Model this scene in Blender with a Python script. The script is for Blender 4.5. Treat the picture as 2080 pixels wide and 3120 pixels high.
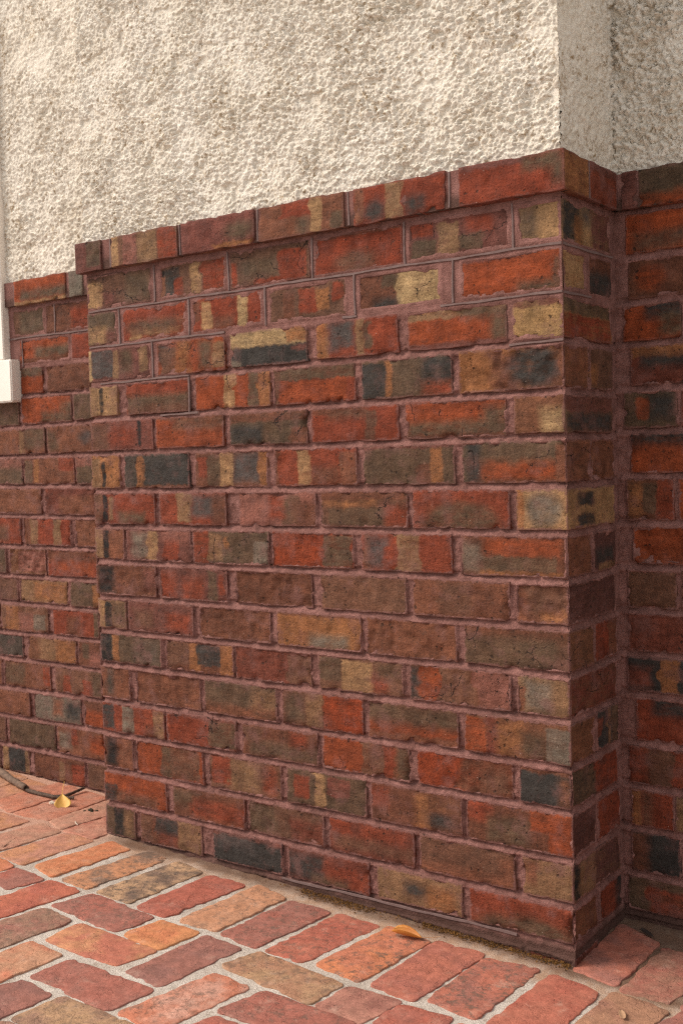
import bpy, math, random
import numpy as np
from mathutils import Vector, Matrix

for o in list(bpy.data.objects):
    bpy.data.objects.remove(o, do_unlink=True)
S = bpy.context.scene
COL = S.collection
Z0 = 1.474            # height of the underside of the capping course
DEPTH = 0.254         # how far the pier stands in front of the house wall

# ------------------------------------------------------------------ camera
cd = bpy.data.cameras.new('camera'); cam = bpy.data.objects.new('camera', cd); COL.objects.link(cam)
r_ = Vector((0.80822534, 0.58817789, -0.02861069)); u_ = Vector((-0.00642848, 0.05739522, 0.99833084)); f_ = Vector((-0.58883824, 0.80669236, -0.05016936))
m = Matrix((r_, u_, -f_)).transposed().to_4x4(); m.translation = Vector((0.91924, -1.97827, -0.47711 + Z0)); cam.matrix_world = m
cd.sensor_fit = 'VERTICAL'; cd.sensor_height = 36; cd.sensor_width = 24; cd.lens = 36 * 3439.6 / 3120
cd.clip_start = .02; cd.clip_end = 500
cd.dof.use_dof = True; cd.dof.focus_distance = 2.32; cd.dof.aperture_fstop = 6.3
S.camera = cam
# ------------------------------------------------------------------ light
TO_SUN = Vector((-0.62, -0.46, 0.72)).normalized()
W = bpy.data.worlds.new('World'); S.world = W; W.use_nodes = True
nt = W.node_tree; bg = nt.nodes['Background']
sky = nt.nodes.new('ShaderNodeTexSky'); sky.sky_type = 'NISHITA'; sky.sun_disc = False
sky.sun_elevation = math.asin(TO_SUN.z); sky.sun_rotation = math.atan2(TO_SUN.x, TO_SUN.y)
sky.air_density = 1.0; sky.dust_density = 4.0
hs = nt.nodes.new('ShaderNodeHueSaturation'); hs.inputs['Saturation'].default_value = 0.25
nt.links.new(sky.outputs[0], hs.inputs['Color']); cl = nt.nodes.new('ShaderNodeMix'); cl.data_type = 'RGBA'; cl.inputs[0].default_value = .55; cl.inputs[7].default_value = (5.6, 5.35, 5.1, 1)   # even cloud cover
nt.links.new(hs.outputs[0], cl.inputs[6]); nt.links.new(cl.outputs[2], bg.inputs[0]); bg.inputs[1].default_value = 0.15
sl = bpy.data.lights.new('sun', 'SUN'); sl.energy = 2.3; sl.angle = math.radians(26); sl.color = (1.0, 0.86, 0.72)
so = bpy.data.objects.new('sun', sl); COL.objects.link(so); so.rotation_euler = TO_SUN.to_track_quat('Z', 'Y').to_euler(); so.location = (-3, -3, 5)
S.view_settings.view_transform = 'Standard'; S.view_settings.look = 'None'; S.view_settings.gamma = 1; S.view_settings.exposure = 0.47
S.view_settings.use_curve_mapping = False
S.render.engine = 'CYCLES'; S.cycles.use_denoising = False; S.render.filter_size = 1.2; S.cycles.filter_width = 1.2; S.cycles.pixel_filter_type = 'BLACKMAN_HARRIS'

# ------------------------------------------------------------------ data (metres x 1000 where whole numbers)
FRONT = [
(0,-1329,-1230,3,78,0, 'M', '.45 1 0 .85 G'),
(0,-1193,-967,3,78,0, 'N2', '0 .12 0 1 T;.2 .4 0 1 P;.42 .7 0 1 T3;.72 1 0 1 R'),
(0,-953,-729,3,78,0, 'M2', '.6 1 .25 .8 G e;.45 1 .84 1 A'),
(0,-717,-483,3,78,0, 'C', '.28 .62 0 .45 R;.45 .62 .5 1 G e;.62 .75 0 1 T;.85 1 .5 1 G'),
(0,-459,-235,3,78,0, 'R', '.02 .12 0 1 C;.12 .38 .42 1 D e;.37 .57 0 1 T3;.6 .78 .45 1 D s'),
(0,-205,18,3,78,0, 'R', '0 .65 0 .15 M;.62 .98 0 .4 G s;.9 1 .3 .8 G s;1.02 2 0 1 A'),
(1,-1309,-1079,-88,-6,0.0014, 'N,k', '0 .25 .2 1 T;.62 .97 .1 .9 G s;.25 .45 .55 1 M s'),
(1,-1053,-835,-88,-6,0.0014, 'N2', '.1 .32 .15 1 D;.25 .37 .45 .95 R;.48 .63 .1 .95 T;.66 1 .1 .9 R;0 .1 .15 .9 C'),
(1,-821,-591,-87,-6,0.0014, 'N,k', '.02 .1 .3 1 R;.15 .6 .25 .8 G s;.62 .97 .15 .95 R;.3 .9 .85 1 R'),
(1,-578,-351,-86,-6,0.0014, 'R', '.25 .72 .5 1.1 N e;0 1 0 .08 B'),
(1,-339,-104,-86,-6,0.0014, 'M,k', '0 .28 .1 .4 R;.03 .3 .5 1 G;.31 .5 .15 1 T3;.58 .83 .1 .5 R s;.5 .75 .5 .9 G'),
(1,-93,9,-85,-6,0.0014, 'T', '0 .5 .1 .9 G s;1 1.35 0 1 D;1.25 1.4 .3 1 A;1.4 1.6 0 .45 S e;1.6 2.2 0 1 M'),
(2,-1310,-1206,-179,-100,0.003, 'G,k', '0 .65 .45 1 T s;.6 1 .6 1 M s'),
(2,-1182,-965,-179,-99,0.003, 'R', '.1 .95 .4 .8 G e;.15 .9 .74 .88 T3 s;.1 .3 .85 1 T'),
(2,-947,-728,-178,-99,0.003, 'R', '0 .12 .1 .7 B;.14 .3 .1 .95 T;.66 .8 0 .95 Y;.3 .6 .6 1 B s'),
(2,-711,-496,-177,-98,0.003, 'N', '.4 .62 .15 .85 R;.62 .78 .2 .8 A;.82 .97 .1 .6 R;.2 .35 .2 .9 B'),
(2,-467,-257,-176,-97,0.003, 'B,k', '.47 1.05 -.1 1.1 Y;.3 .5 .1 .4 G;.2 .48 .7 1 D s'),
(2,-217,7,-175,-97,0.003, 'O', '.58 .98 .75 1 G s;.93 1 .2 1 N;0 .6 0 .12 M;1 2 0 1 T'),
(3,-1314,-1089,-272,-191,0.0041, 'M', '0 .06 0 1 Y;.06 .4 .05 .9 S;.4 .5 .1 .95 T3;.52 .7 .1 .8 G s;.82 .95 .05 .8 T3'),
(3,-1066,-846,-271,-190,0.0041, 'O,k', '0 .2 .05 .6 D s;.05 .3 .2 1 N;.3 .5 0 1 A s;.64 .82 .1 .9 G s;.82 1 .2 .9 T3'),
(3,-829,-604,-269,-189,0.0041, 'D,k', '-.1 1.1 -.1 .45 Y;.75 1.1 -.1 .4 A;.8 1 .5 .65 M;0 .15 .8 1 L'),
(3,-580,-366,-268,-188,0.0041, 'R', '0 .17 0 1 A;.17 .48 0 .8 S s;.5 .62 0 1 T3;.62 .7 .1 .8 G;.3 .47 .7 1 R'),
(3,-344,-115,-267,-187,0.0041, 'O', '-.1 1.1 -.1 .26 T3;.6 .9 0 .35 G s;.85 1.1 .1 .95 G s;-.1 1.1 .87 1.1 M'),
(3,-103,5,-266,-187,0.0041, 'Y2', '0 1 0 .2 M;.92 1 0 .25 O;1 2 -.1 .4 G;1 2 .4 1.1 R'),
(4,-1314,-1212,-361,-284,0.0023, 'T', '0 .3 0 1 T3;.36 .5 .05 .95 K'),
(4,-1181,-965,-361,-283,0.0023, 'R,k', '.02 1.1 .5 1.1 N;-.1 1.1 .42 .75 G s'),
(4,-945,-714,-361,-281,0.0023, 'O,k', '.4 .57 -.1 1.1 T;.72 .85 -.1 1.1 G;.85 1.1 -.1 1.1 A'),
(4,-705,-478,-361,-280,0.0023, 'R', '-.1 1.1 -.1 .35 G;0 .08 0 1 N;.1 .9 .35 1 O'),
(4,-463,-240,-361,-279,0.0023, 'G', '.27 .35 0 1 A;.68 1.1 0 .7 D s;.68 1 .65 1 R s;0 .27 .1 1 D'),
(4,-225,3,-361,-278,0.0023, 'A,r1.5', '.35 1.1 .1 1.1 B s;.5 1 0 .95 D e;1 2 -.1 1.1 C'),
(5,-1315,-1091,-449,-373,0.0006, 'M2', '0 .3 .1 1 N s;.76 .82 0 .95 K;.3 .72 .2 .85 R e'),
(5,-1081,-858,-448,-373,0.0006, 'O', '.3 1.1 -.1 .45 N s;0 1 0 .1 B'),
(5,-839,-611,-448,-373,0.0006, 'G,k', '-.1 1.1 -.1 .3 B;0 .45 .4 .95 D s;.8 1.1 .5 1 B'),
(5,-599,-371,-448,-373,0.0006, 'R', '.2 .65 0 .35 N s;.63 .75 .1 1 N;0 .3 0 .2 B'),
(5,-355,-121,-448,-373,0.0006, 'O,k', '-.1 1.1 .55 1.1 G s;.8 1.1 .2 1 G s;0 1 .88 1 B'),
(5,-104,1,-447,-373,0.0006, 'B2', '.55 1.1 .35 1.1 Y s;1 2 .45 1 D s;1 2 0 .45 M'),
(6,-1319,-1212,-545,-460,0.0022, 'A', '0 .33 .1 1 T3;.36 .5 .2 .95 K'),
(6,-1197,-973,-545,-460,0.0022, 'D2', '.21 .33 .05 1 A;.33 1.1 .1 .9 D s;.3 1 .9 1 C'),
(6,-956,-730,-544,-460,0.0022, 'B', '.05 .18 .15 .7 R;.18 .36 .1 .95 G;.36 .55 .05 1 T;.56 .9 .05 .85 S s;.88 1.1 -.1 1.1 A'),
(6,-708,-480,-543,-460,0.0022, 'R', '.3 .45 0 1 T;.45 .8 .5 1 B s;.8 1.1 .1 1.1 C;0 .08 0 1 B'),
(6,-465,-239,-542,-459,0.0022, 'G', '.62 .75 .5 1 B;.75 .87 .1 1 A;0 1 0 .1 M'),
(6,-223,0,-541,-459,0.0022, 'G,k', '.1 1.05 .5 .95 O s;.05 .2 .0 1 D s;.9 1 .1 1 C;1 2 -.1 1.1 C'),
(7,-1313,-1093,-636,-556,0.0032, 'R', '0 .15 0 1 N;.15 .24 .05 .95 K;.25 .33 .1 .9 T3;.4 .85 .6 1 G s'),
(7,-1077,-858,-635,-556,0.0032, 'R', '.28 .5 0 .9 T3;.5 1.1 .1 .75 S s;.8 1.1 .1 1 B s'),
(7,-820,-595,-634,-555,0.0032, 'P', '.55 .7 .2 1 G s;.68 .8 .1 .9 N;.75 1.1 .3 1.1 B s;.4 .6 .1 .8 R s'),
(7,-582,-354,-633,-554,0.0032, 'N,k', '.05 .65 .25 .4 A s;.27 .33 .3 .6 A;.75 1.1 .4 1 R s;.1 .72 .45 .95 G;0 1 -.1 .25 B'),
(7,-343,-117,-632,-553,0.0032, 'R', '.12 .88 .3 1.4 G e'),
(7,-104,1,-632,-553,0.0032, 'T', '.2 .88 .1 .9 L e;0 .15 0 1 A;1 1.2 0 1 T;1.2 1.55 .1 .45 D;1.2 1.55 .65 .95 D'),
(8,-1316,-1208,-726,-647,0.0024, 'C', '0 .28 0 1 T3;.28 .47 .05 .95 K'),
(8,-1199,-977,-726,-647,0.0024, 'M', '.1 .35 .1 .9 L s;.34 .5 .05 1 T;.6 .82 .2 .95 R;.55 1.1 -.1 .35 P s'),
(8,-970,-733,-726,-646,0.0024, 'G,k', '-.1 .22 -.1 1.1 R;.22 .4 .1 .9 T3;.42 .48 .2 .55 A;.8 1 .3 1 L'),
(8,-724,-495,-725,-645,0.0024, 'R', '-.05 .62 .2 .95 O2 s;.64 1 .08 .95 G'),
(8,-475,-250,-725,-644,0.0024, 'R', '.03 .1 0 1 C;.08 .3 .1 .9 S s;.42 .67 -.1 1.1 T3;.25 .4 .35 .8 R'),
(8,-230,-1,-725,-644,0.0024, 'B', '.2 .95 .05 .5 O s;.12 .9 .52 .9 G;0 .2 .2 .9 L s;.2 1 .88 1 A;1 2 -.1 1.1 C'),
(9,-1316,-1098,-817,-738,0.0021, 'B,r.8', '.05 .32 .05 .95 K s;.8 1.1 .1 .8 M s'),
(9,-1085,-864,-817,-737,0.0021, 'M', '0 .25 .2 1 R s;.35 .65 .3 1 R s;.72 .85 .1 1 G;.88 .97 .2 .8 R'),
(9,-838,-612,-816,-737,0.0021, 'B,r1.2', ''),
(9,-588,-362,-815,-737,0.0021, 'N2,r.8', ''),
(9,-348,-121,-814,-736,0.0021, 'C', '.3 .62 .1 .95 N s;.65 1.1 .2 1.1 B s'),
(9,-108,-1,-814,-736,0.0021, 'B,r1.5', '.2 1 .1 .8 N s;.5 1 .7 1 A s;0 .2 .2 1 C;1 2 -.1 1.1 M3'),
(10,-1314,-1210,-905,-829,0.001, 'T3', '0 .25 0 1 T;.25 .5 .1 .95 K;.5 1 .1 .9 G s'),
(10,-1202,-977,-905,-828,0.001, 'M', '.1 .4 .3 .85 N s;.6 .95 .35 .9 R s'),
(10,-957,-735,-905,-828,0.001, 'B,r.8', '.85 1.1 .3 1 C s'),
(10,-717,-482,-906,-827,0.001, 'A', '.1 .5 .1 .6 A s;.4 .85 .6 1 L s;-.1 1.1 -.1 .1 B'),
(10,-468,-244,-906,-826,0.001, 'C,r1', ''),
(10,-228,0,-906,-826,0.001, 'G,k', '-.1 1.1 -.1 .25 B s;.9 1.1 .2 1 N s;1 2 -.1 1.1 B2'),
(11,-1313,-1089,-993,-917,-0.0012, 'G', '0 .2 0 1 K;.22 .32 .05 1 A;.55 .95 .1 .9 G2 s'),
(11,-1073,-852,-993,-917,-0.0012, 'B', '0 .35 .1 .8 N;.35 .52 .1 1 A;.48 .8 .1 .75 D;.8 1 0 1 A'),
(11,-846,-621,-994,-917,-0.0012, 'RB,r.8', '.72 1.1 .1 1 N'),
(11,-602,-376,-994,-917,-0.0012, 'N2', '.02 .28 .05 .75 G;.29 .65 .1 1 T;.65 .82 .4 .9 R s;.7 1 .05 .5 G s'),
(11,-360,-123,-994,-917,-0.0012, 'C,k,r.7', '0 .13 .05 1 D s;.13 .34 .05 1 O;.34 .68 -.1 1.1 N2;.7 1.1 -.1 1.1 P'),
(11,-109,-1,-995,-918,-0.0012, 'T3,k', '.15 .65 .1 .9 L s;0 .15 .3 .9 C;1 2 -.1 1.1 RB'),
(12,-1315,-1207,-1087,-1004,-0.0002, 'C', '.2 .45 .05 .9 D2 s'),
(12,-1183,-963,-1087,-1005,-0.0002, 'B,r.8', '.4 .58 .05 .6 C;.7 1.1 .3 1 C s'),
(12,-950,-724,-1087,-1005,-0.0002, 'G', '.7 1 .2 .8 T3 s;-.1 1.1 .68 1.1 C s'),
(12,-709,-482,-1087,-1005,-0.0002, 'B', '.05 .3 .1 .9 G s;.31 .52 .05 .95 T3;.53 1.1 .02 1.1 O2'),
(12,-470,-245,-1086,-1006,-0.0002, 'B', '-.1 1.1 .05 .5 G s;-.1 1.1 .6 .82 O s;0 1.1 .82 1.1 C'),
(12,-231,-3,-1086,-1006,-0.0002, 'B2,k', '0 .22 .1 .95 O;.22 .35 0 1 RB;.33 .58 .1 1 A s;.55 .78 .3 .95 G s;.78 1 .15 1 L'),
(13,-1312,-1088,-1174,-1099,0.0013, 'R', '0 .2 .05 .9 D;.33 .52 .05 1 L;.83 1 .05 1 T3;.7 .85 .6 1 B s'),
(13,-1080,-851,-1173,-1098,0.0013, 'R,k', '.62 1.1 .05 .95 G;0 1 0 .1 M'),
(13,-832,-608,-1173,-1098,0.0013, 'B', '.1 1.1 .5 .95 G s;.65 .85 .1 .5 R s;0 .3 .1 .5 N'),
(13,-597,-365,-1173,-1098,0.0013, 'O,k', '.47 .72 -.1 1.1 N2;.83 1.1 -.1 1.1 G s;.72 .83 .05 .9 R'),
(13,-348,-122,-1172,-1098,0.0013, 'O2,r.6', '.48 1.1 -.1 1.1 B s;.7 .95 .3 .9 N s'),
(13,-109,-4,-1172,-1097,0.0013, 'D', '.8 1 .2 1 B2 s;0 1 0 .15 B;1 1.5 0 1 G;1.5 2.1 0 1 R'),
(14,-1314,-1205,-1270,-1185,0.0019, 'B', '.1 .45 .05 .95 K s;.5 1 0 1 C'),
(14,-1192,-962,-1269,-1185,0.0019, 'O', '.38 .55 .05 1 G;.52 .95 .05 .95 N'),
(14,-943,-718,-1269,-1185,0.0019, 'N2', '.05 .32 .05 .85 R;.33 .7 .1 .95 T3 s;.77 .95 .1 .9 R e'),
(14,-702,-479,-1268,-1184,0.0019, 'G', '.1 .3 .2 .8 R;.37 .5 .05 1 T;.52 .8 .1 .6 M2'),
(14,-468,-241,-1268,-1184,0.0019, 'B', '0 .2 .1 .6 R s;.5 .65 .1 1 A s;.62 .92 .5 .9 D e;.65 1 .1 .5 B2'),
(14,-231,-5,-1267,-1184,0.0019, 'B', '-.1 .25 -.1 .5 R s;.2 .6 .3 .95 G s;.62 1.1 -.1 .5 O;.78 1.1 .2 1.1 O;1 2 -.1 1.1 M3'),
(15,-1316,-1089,-1358,-1281,0.0022, 'O', '0 .22 .4 1 D;.2 .85 .6 1.1 N s'),
(15,-1067,-833,-1358,-1281,0.0022, 'B', '0 .4 .1 .6 G s;.3 1.1 .3 .9 R s'),
(15,-822,-599,-1357,-1280,0.0022, 'N,r.8', '0 .4 .05 .9 G s;.6 1.1 .3 1.1 RB s'),
(15,-584,-359,-1357,-1280,0.0022, 'RB', '0 .3 .05 .4 R;.05 1 .5 .85 N s;.4 .9 .1 .4 R s'),
(15,-346,-122,-1356,-1279,0.0022, 'N', '-.1 1.1 .68 1.1 C s;.85 1 .2 .8 C s'),
(15,-107,-5,-1356,-1279,0.0022, 'T3', '.05 .35 .1 .7 C s;.3 1 .3 1 T3;1 1.12 0 1 K;1.3 1.45 0 1 T3;1.45 2 0 1 M3'),
(16,-1317,-1207,-1449,-1370,0.0063, 'G', '.3 .65 .05 .95 K;.65 1 .1 .9 T3 s'),
(16,-1189,-975,-1447,-1370,0.0063, 'B', '0 .2 .1 .9 N;.25 .62 .05 .6 D;.62 1 -.1 1.1 T3;.3 .6 .55 1 RB s'),
(16,-937,-722,-1444,-1369,0.0063, 'D', '0 1 -.1 .15 M;.1 .6 .1 .5 S s'),
(16,-705,-478,-1442,-1369,0.0063, 'RB', '0 .45 .1 .95 D s;.5 1.1 .3 1 R s;.3 .75 .75 1.1 G s'),
(16,-458,-245,-1439,-1368,0.0063, 'T3', '.3 .62 .25 .75 D e;.6 .92 .3 1 A s;0 .3 .3 .9 T3'),
(16,-228,-3,-1437,-1368,0.0063, 'R', '.08 1.1 .5 1.5 G e;1 2 -.1 1.1 B2'),
]
LEFT = [
(0,-1904,-1670,3,78,0, 'O', '.15 1.1 .45 .88 G s;-.1 1.1 .88 1.1 T'),
(0,-1655,-1596,3,78,0, 'L', ''),
(1,-1938,-1787,-87,-6,-0.002, 'N', '.25 1.1 .1 .9 G s'),
(1,-1781,-1590,-88,-6,-0.002, 'B,k', '.6 1.1 .2 1.1 R s'),
(2,-1909,-1681,-173,-99,-0.002, 'O', '.3 1 .35 .85 G s;-.1 1.1 .8 1.1 B'),
(2,-1669,-1587,-173,-100,-0.002, 'R', ''),
(3,-1909,-1807,-262,-185,-0.0019, 'O', '-.1 1.1 -.1 .35 G'),
(3,-1788,-1589,-263,-185,-0.0019, 'B', ''),
(4,-2116,-1925,-357,-273,0.0036, 'G', ''),
(4,-1912,-1684,-354,-274,0.0036, 'O', '.4 1.1 .6 1.1 G s;.8 1.1 .25 .7 G s'),
(4,-1674,-1592,-352,-274,0.0036, 'G', ''),
(5,-2123,-1809,-446,-368,0.0036, 'C', '.62 .7 0 1 T3;.7 1.1 -.1 .8 G s'),
(5,-1798,-1593,-447,-365,0.0036, 'C', '0 .25 .2 .9 G s;.7 1 .2 .7 S e'),
(6,-2113,-1921,-538,-457,-0.0047, 'G', '-.1 1.1 -.1 .35 P s'),
(6,-1913,-1682,-539,-458,-0.0047, 'C', '0 .17 .1 1 G;.2 .3 .05 1 A;.7 1.1 -.1 .5 R'),
(6,-1675,-1594,-540,-459,-0.0047, 'G', '-.1 1.1 -.1 .35 P'),
(7,-2119,-1837,-629,-550,-0.0067, 'C', ''),
(7,-1819,-1596,-631,-551,-0.0067, 'RB', '.3 1 .3 1 C s'),
(8,-2177,-1941,-725,-639,-0.0036, 'R', '.4 .75 .3 .9 N s'),
(8,-1925,-1708,-725,-641,-0.0036, 'R', '-.1 .13 0 1 B;.13 .3 0 1 T3;.63 .8 0 1 T3'),
(8,-1690,-1590,-725,-643,-0.0036, 'C', ''),
(9,-2149,-2016,-817,-737,-0.0005, 'G', ''),
(9,-2000,-1827,-817,-737,-0.0005, 'B2,r2', '.3 1.1 .1 .9 P'),
(9,-1820,-1596,-817,-736,-0.0005, 'R', '-.1 1.1 -.1 .45 B s;.15 .9 .45 .85 O s'),
(10,-2190,-1966,-901,-828,-0.0047, 'M3', '.6 1 0 1 N s'),
(10,-1955,-1734,-903,-829,-0.0047, 'T3', '.3 1 .1 .9 A s'),
(10,-1725,-1591,-905,-829,-0.0047, 'G', '.75 1.1 .1 1 A'),
(11,-2053,-1827,-996,-914,-0.0005, 'N2', '.12 .4 .1 1 A;.4 .7 .3 1 P s;.7 .95 .3 .9 L'),
(11,-1804,-1599,-995,-916,-0.0005, 'R', '.3 .6 .2 1.1 B s;.88 1.1 0 1 G'),
(12,-2186,-1953,-1079,-1009,-0.0003, 'D2', ''),
(12,-1930,-1705,-1081,-1007,-0.0003, 'B2', '.25 .6 .05 1 T3 s;.6 1.1 .1 1 A s'),
(12,-1695,-1597,-1082,-1006,-0.0003, 'B', '.2 .5 .1 .7 G;.5 1.1 .4 1.1 P s'),
(13,-2051,-1829,-1174,-1091,0.0019, 'C', '0 .45 .1 .9 G s;.85 1 .1 .8 O2'),
(13,-1805,-1598,-1171,-1093,0.0019, 'N2', '.2 .35 .3 1 R;.6 .8 .4 1 R;.8 1 .1 1 G s'),
(14,-2182,-1931,-1266,-1187,0.0099, 'C', ''),
(14,-1909,-1694,-1264,-1184,0.0099, 'L', '.4 .62 .1 .8 C s;.68 1.1 .2 .9 D s'),
(14,-1680,-1595,-1262,-1182,0.0099, 'B', '-.1 1.1 .4 1.1 O s'),
(15,-2188,-2057,-1359,-1278,0.0043, 'N', ''),
(15,-2041,-1816,-1359,-1276,0.0043, 'G', ''),
(15,-1807,-1595,-1359,-1274,0.0043, 'C', '.05 .3 .2 .8 L s;.3 .45 0 .6 R;.7 1.1 .2 .8 O s'),
(16,-2080,-1946,-1449,-1370,0.0, 'D', '-.1 .25 0 1 T;.85 1.1 0 1 T3'),
(16,-1923,-1687,-1449,-1370,0.0, 'B', '.5 .6 .2 1 T3;.75 1.1 .2 1.1 R'),
(16,-1676,-1587,-1449,-1370,0.0, 'N', ''),
]
RIGHT = [
(0,25,57,3,78,0, 'M', ''),
(0,61,186,3,78,0, 'G', '-.1 1.1 .7 1.1 O s'),
(1,26,191,-85,-6,0.0, 'O', '.1 .8 .5 .95 N s'),
(2,29,216,-176,-97,0.0, 'B', '.1 .4 .2 .8 O e'),
(3,18,139,-261,-188,0.0, 'O', '.4 1.1 -.1 .45 D s;.65 1.1 .3 .9 G s'),
(3,146,265,-261,-188,0.0, 'M', ''),
(4,32,214,-352,-272,0.0, 'RB', '-.1 1.1 -.1 .3 A;.1 1.1 .25 .55 D s'),
(5,15,128,-439,-364,0.0, 'G', '.25 .5 .2 .8 O;.5 .95 .1 .8 D s'),
(5,136,225,-439,-364,0.0, 'R', ''),
(6,30,218,-531,-450,0.0, 'O', '-.1 1.1 -.1 .3 D s'),
(7,20,120,-628,-542,0.0, 'B', '0 .35 .1 .9 A s;.35 .65 .1 .8 G;.65 1.1 0 1 R'),
(7,129,255,-628,-542,0.0, 'O,r2', ''),
(8,31,216,-719,-639,0.0, 'O,r2.5', ''),
(9,17,123,-810,-731,0.0, 'N', ''),
(9,131,240,-810,-731,0.0, 'B', ''),
(10,18,214,-900,-821,0.0, 'RB,r.8', ''),
(11,14,187,-984,-912,0.0, 'D', '0 .3 .3 .9 RB s;.42 .64 0 1 A'),
(12,32,205,-1088,-996,0.0, 'R', '.2 1.1 -.1 .4 D s'),
(13,14,178,-1179,-1099,0.0, 'B', '-.1 .25 0 1 R s;.28 .6 .1 1 N;.6 1.1 0 1 R'),
(14,19,111,-1268,-1191,0.0, 'R', '-.1 .25 0 1 A;.25 .5 0 1 N s'),
(14,113,210,-1268,-1191,0.0, 'T3', ''),
(15,17,123,-1365,-1280,0.0, 'D', '-.1 .35 0 1 B s'),
(15,129,215,-1365,-1280,0.0, 'R', ''),
(16,9,181,-1449,-1377,0.0, 'G', '.27 1.1 .25 1.1 R'),
]
SIDE = {0: 'R;0 1 0 .2 M', 2: 'B;-.1 1.1 .4 1 D s', 4: 'N;0 .3 .4 .9 A s', 6: 'C,r1', 8: 'M3;.1 .9 .4 .8 D s;.2 1 .8 1 T3', 10: 'R;.6 1 0 1 C', 12: 'D;.5 .6 0 1 T3;.65 1 0 1 G;0 .3 .2 .7 RB', 14: 'R', 16: 'R;.7 1.1 0 1 D s'}
PAVERS = [
([(-1269, -270), (-1257, -50), (-1178, -61), (-1183, -290)], 'o1', 'o2', 0),
([(-1153, -285), (-1131, -44), (-1051, -56), (-1065, -287)], 'o2', 'dk', 2),
([(-1033, -289), (-1019, -53), (-926, -68), (-926, -287)], 'tn', 'dk', 3),
([(-901, -292), (-894, -70), (-788, -71), (-811, -293)], 'rd', 'rd2', 0),
([(-1405, -277), (-1402, -61), (-1302, -57), (-1300, -281)], 'pk', 'o2', 0),
([(-1528, -230), (-1517, -47), (-1423, -64), (-1420, -301)], 'pk2', 'pk', 0),
([(-1625, -172), (-1686, -56), (-1559, -56), (-1554, -201)], 'pk', 'o2', 0),
([(-1797, -2), (-1812, 266), (-1696, 247), (-1663, -37)], 'o3', 'pk', 0),
([(-1648, -37), (-1667, 238), (-1563, 228), (-1522, -20)], 'pk', 'o3', 0),
([(-1512, -22), (-1538, 204), (-1433, 177), (-1436, -46)], 'pk', 'pk2', 0),
([(-1425, -50), (-1420, 165), (-1330, 102), (-1310, -50)], 'pk', 'rd', 0),
([(-1889, 51), (-1913, 224), (-1808, 211), (-1803, 13)], 'pk', 'o2', 0),
([(-1973, 56), (-2058, 259), (-1927, 230), (-1900, 75)], 'pk2', 'o2', 0),
([(-1306, -381), (-1293, -302), (-1186, -311), (-1210, -392)], 'mv', 'rd', 0),
([(-1353, -362), (-1393, -289), (-1308, -302), (-1310, -345)], 'o3', 'o1', 0),
([(-1197, -473), (-1171, -305), (-1066, -307), (-1111, -515)], 'rd3', 'rd', 0),
([(-1097, -547), (-1063, -412), (-964, -418), (-994, -610)], 'br', 'mv', 1),
([(-1062, -392), (-1029, -299), (-829, -308), (-847, -400)], 'mv', 'rd2', 1),
([(-941, -507), (-941, -418), (-716, -412), (-738, -499)], 'rd4', 'o2', 0),
([(-848, -622), (-830, -534), (-611, -524), (-627, -624)], 'rd2', 'mv', 0),
([(-829, -400), (-803, -308), (-702, -304), (-717, -404)], 'o4', 'o1', 0),
([(-703, -507), (-679, -306), (-582, -307), (-611, -508)], 'mv', 'mv2', 0),
([(-604, -619), (-559, -411), (-471, -415), (-503, -621)], 'or', 'pp', 1),
([(-748, -741), (-732, -639), (-555, -633), (-578, -728)], 'tn2', 'br', 1),
([(-869, -702), (-845, -644), (-754, -646), (-770, -770)], 'mv2', 'mv', 0),
([(-975, -630), (-958, -530), (-857, -533), (-883, -689)], 'tn3', 'or', 0),
([(-764, -781), (-753, -754), (-723, -753), (-721, -794)], 'br', 'mv', 0),
([(-469, -591), (-451, -530), (-401, -527), (-371, -580)], 'rd2', 'rd', 0),
([(-778, -285), (-762, -52), (-668, -75), (-679, -280)], 'o5', 'tn3', 1),
([(-659, -281), (-646, -78), (-538, -76), (-561, -286)], 'mv', 'rd2', 1),
([(-536, -284), (-519, -70), (-414, -71), (-444, -279)], 'rd4', 'rd', 1),
([(-418, -272), (-393, -65), (-288, -75), (-312, -281)], 'or', 'o1', 2),
([(-286, -275), (-277, -65), (-168, -60), (-188, -283)], 'rd4', 'rd2', 0),
([(-569, -382), (-543, -300), (-330, -305), (-341, -398)], 'br3', 'tn2', 1),
([(-460, -511), (-436, -410), (-228, -405), (-255, -497)], 'rd2', 'mv', 1),
([(-325, -397), (-314, -305), (-205, -297), (-228, -400)], 'pk3', 'mv', 0),
([(-208, -389), (-203, -307), (-100, -293), (-104, -382)], 'rd2', 'rd', 0),
([(-168, -264), (-161, -78), (-51, -55), (-64, -270)], 'rd4', 'mv', 2),
([(-39, -274), (-21, -59), (80, -66), (68, -249)], 'rd4', 'rd', 0),
([(5, -11), (7, 222), (101, 183), (95, -22)], 'rd4', 'mv', 0),
([(108, -32), (118, 168), (222, 160), (198, -33)], 'br4', 'rd2', 0),
([(88, -217), (102, -51), (209, -55), (195, -189)], 'br3', 'br4', 0),
([(208, -124), (231, -43), (292, -57), (269, -127)], 'mv2', 'rd2', 0),
([(222, -37), (233, 12), (286, -2), (272, -50)], 'rd2', 'mv', 0),
]
GB = [-1.47974, -0.02283, 0.02466, 0.04669]
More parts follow.
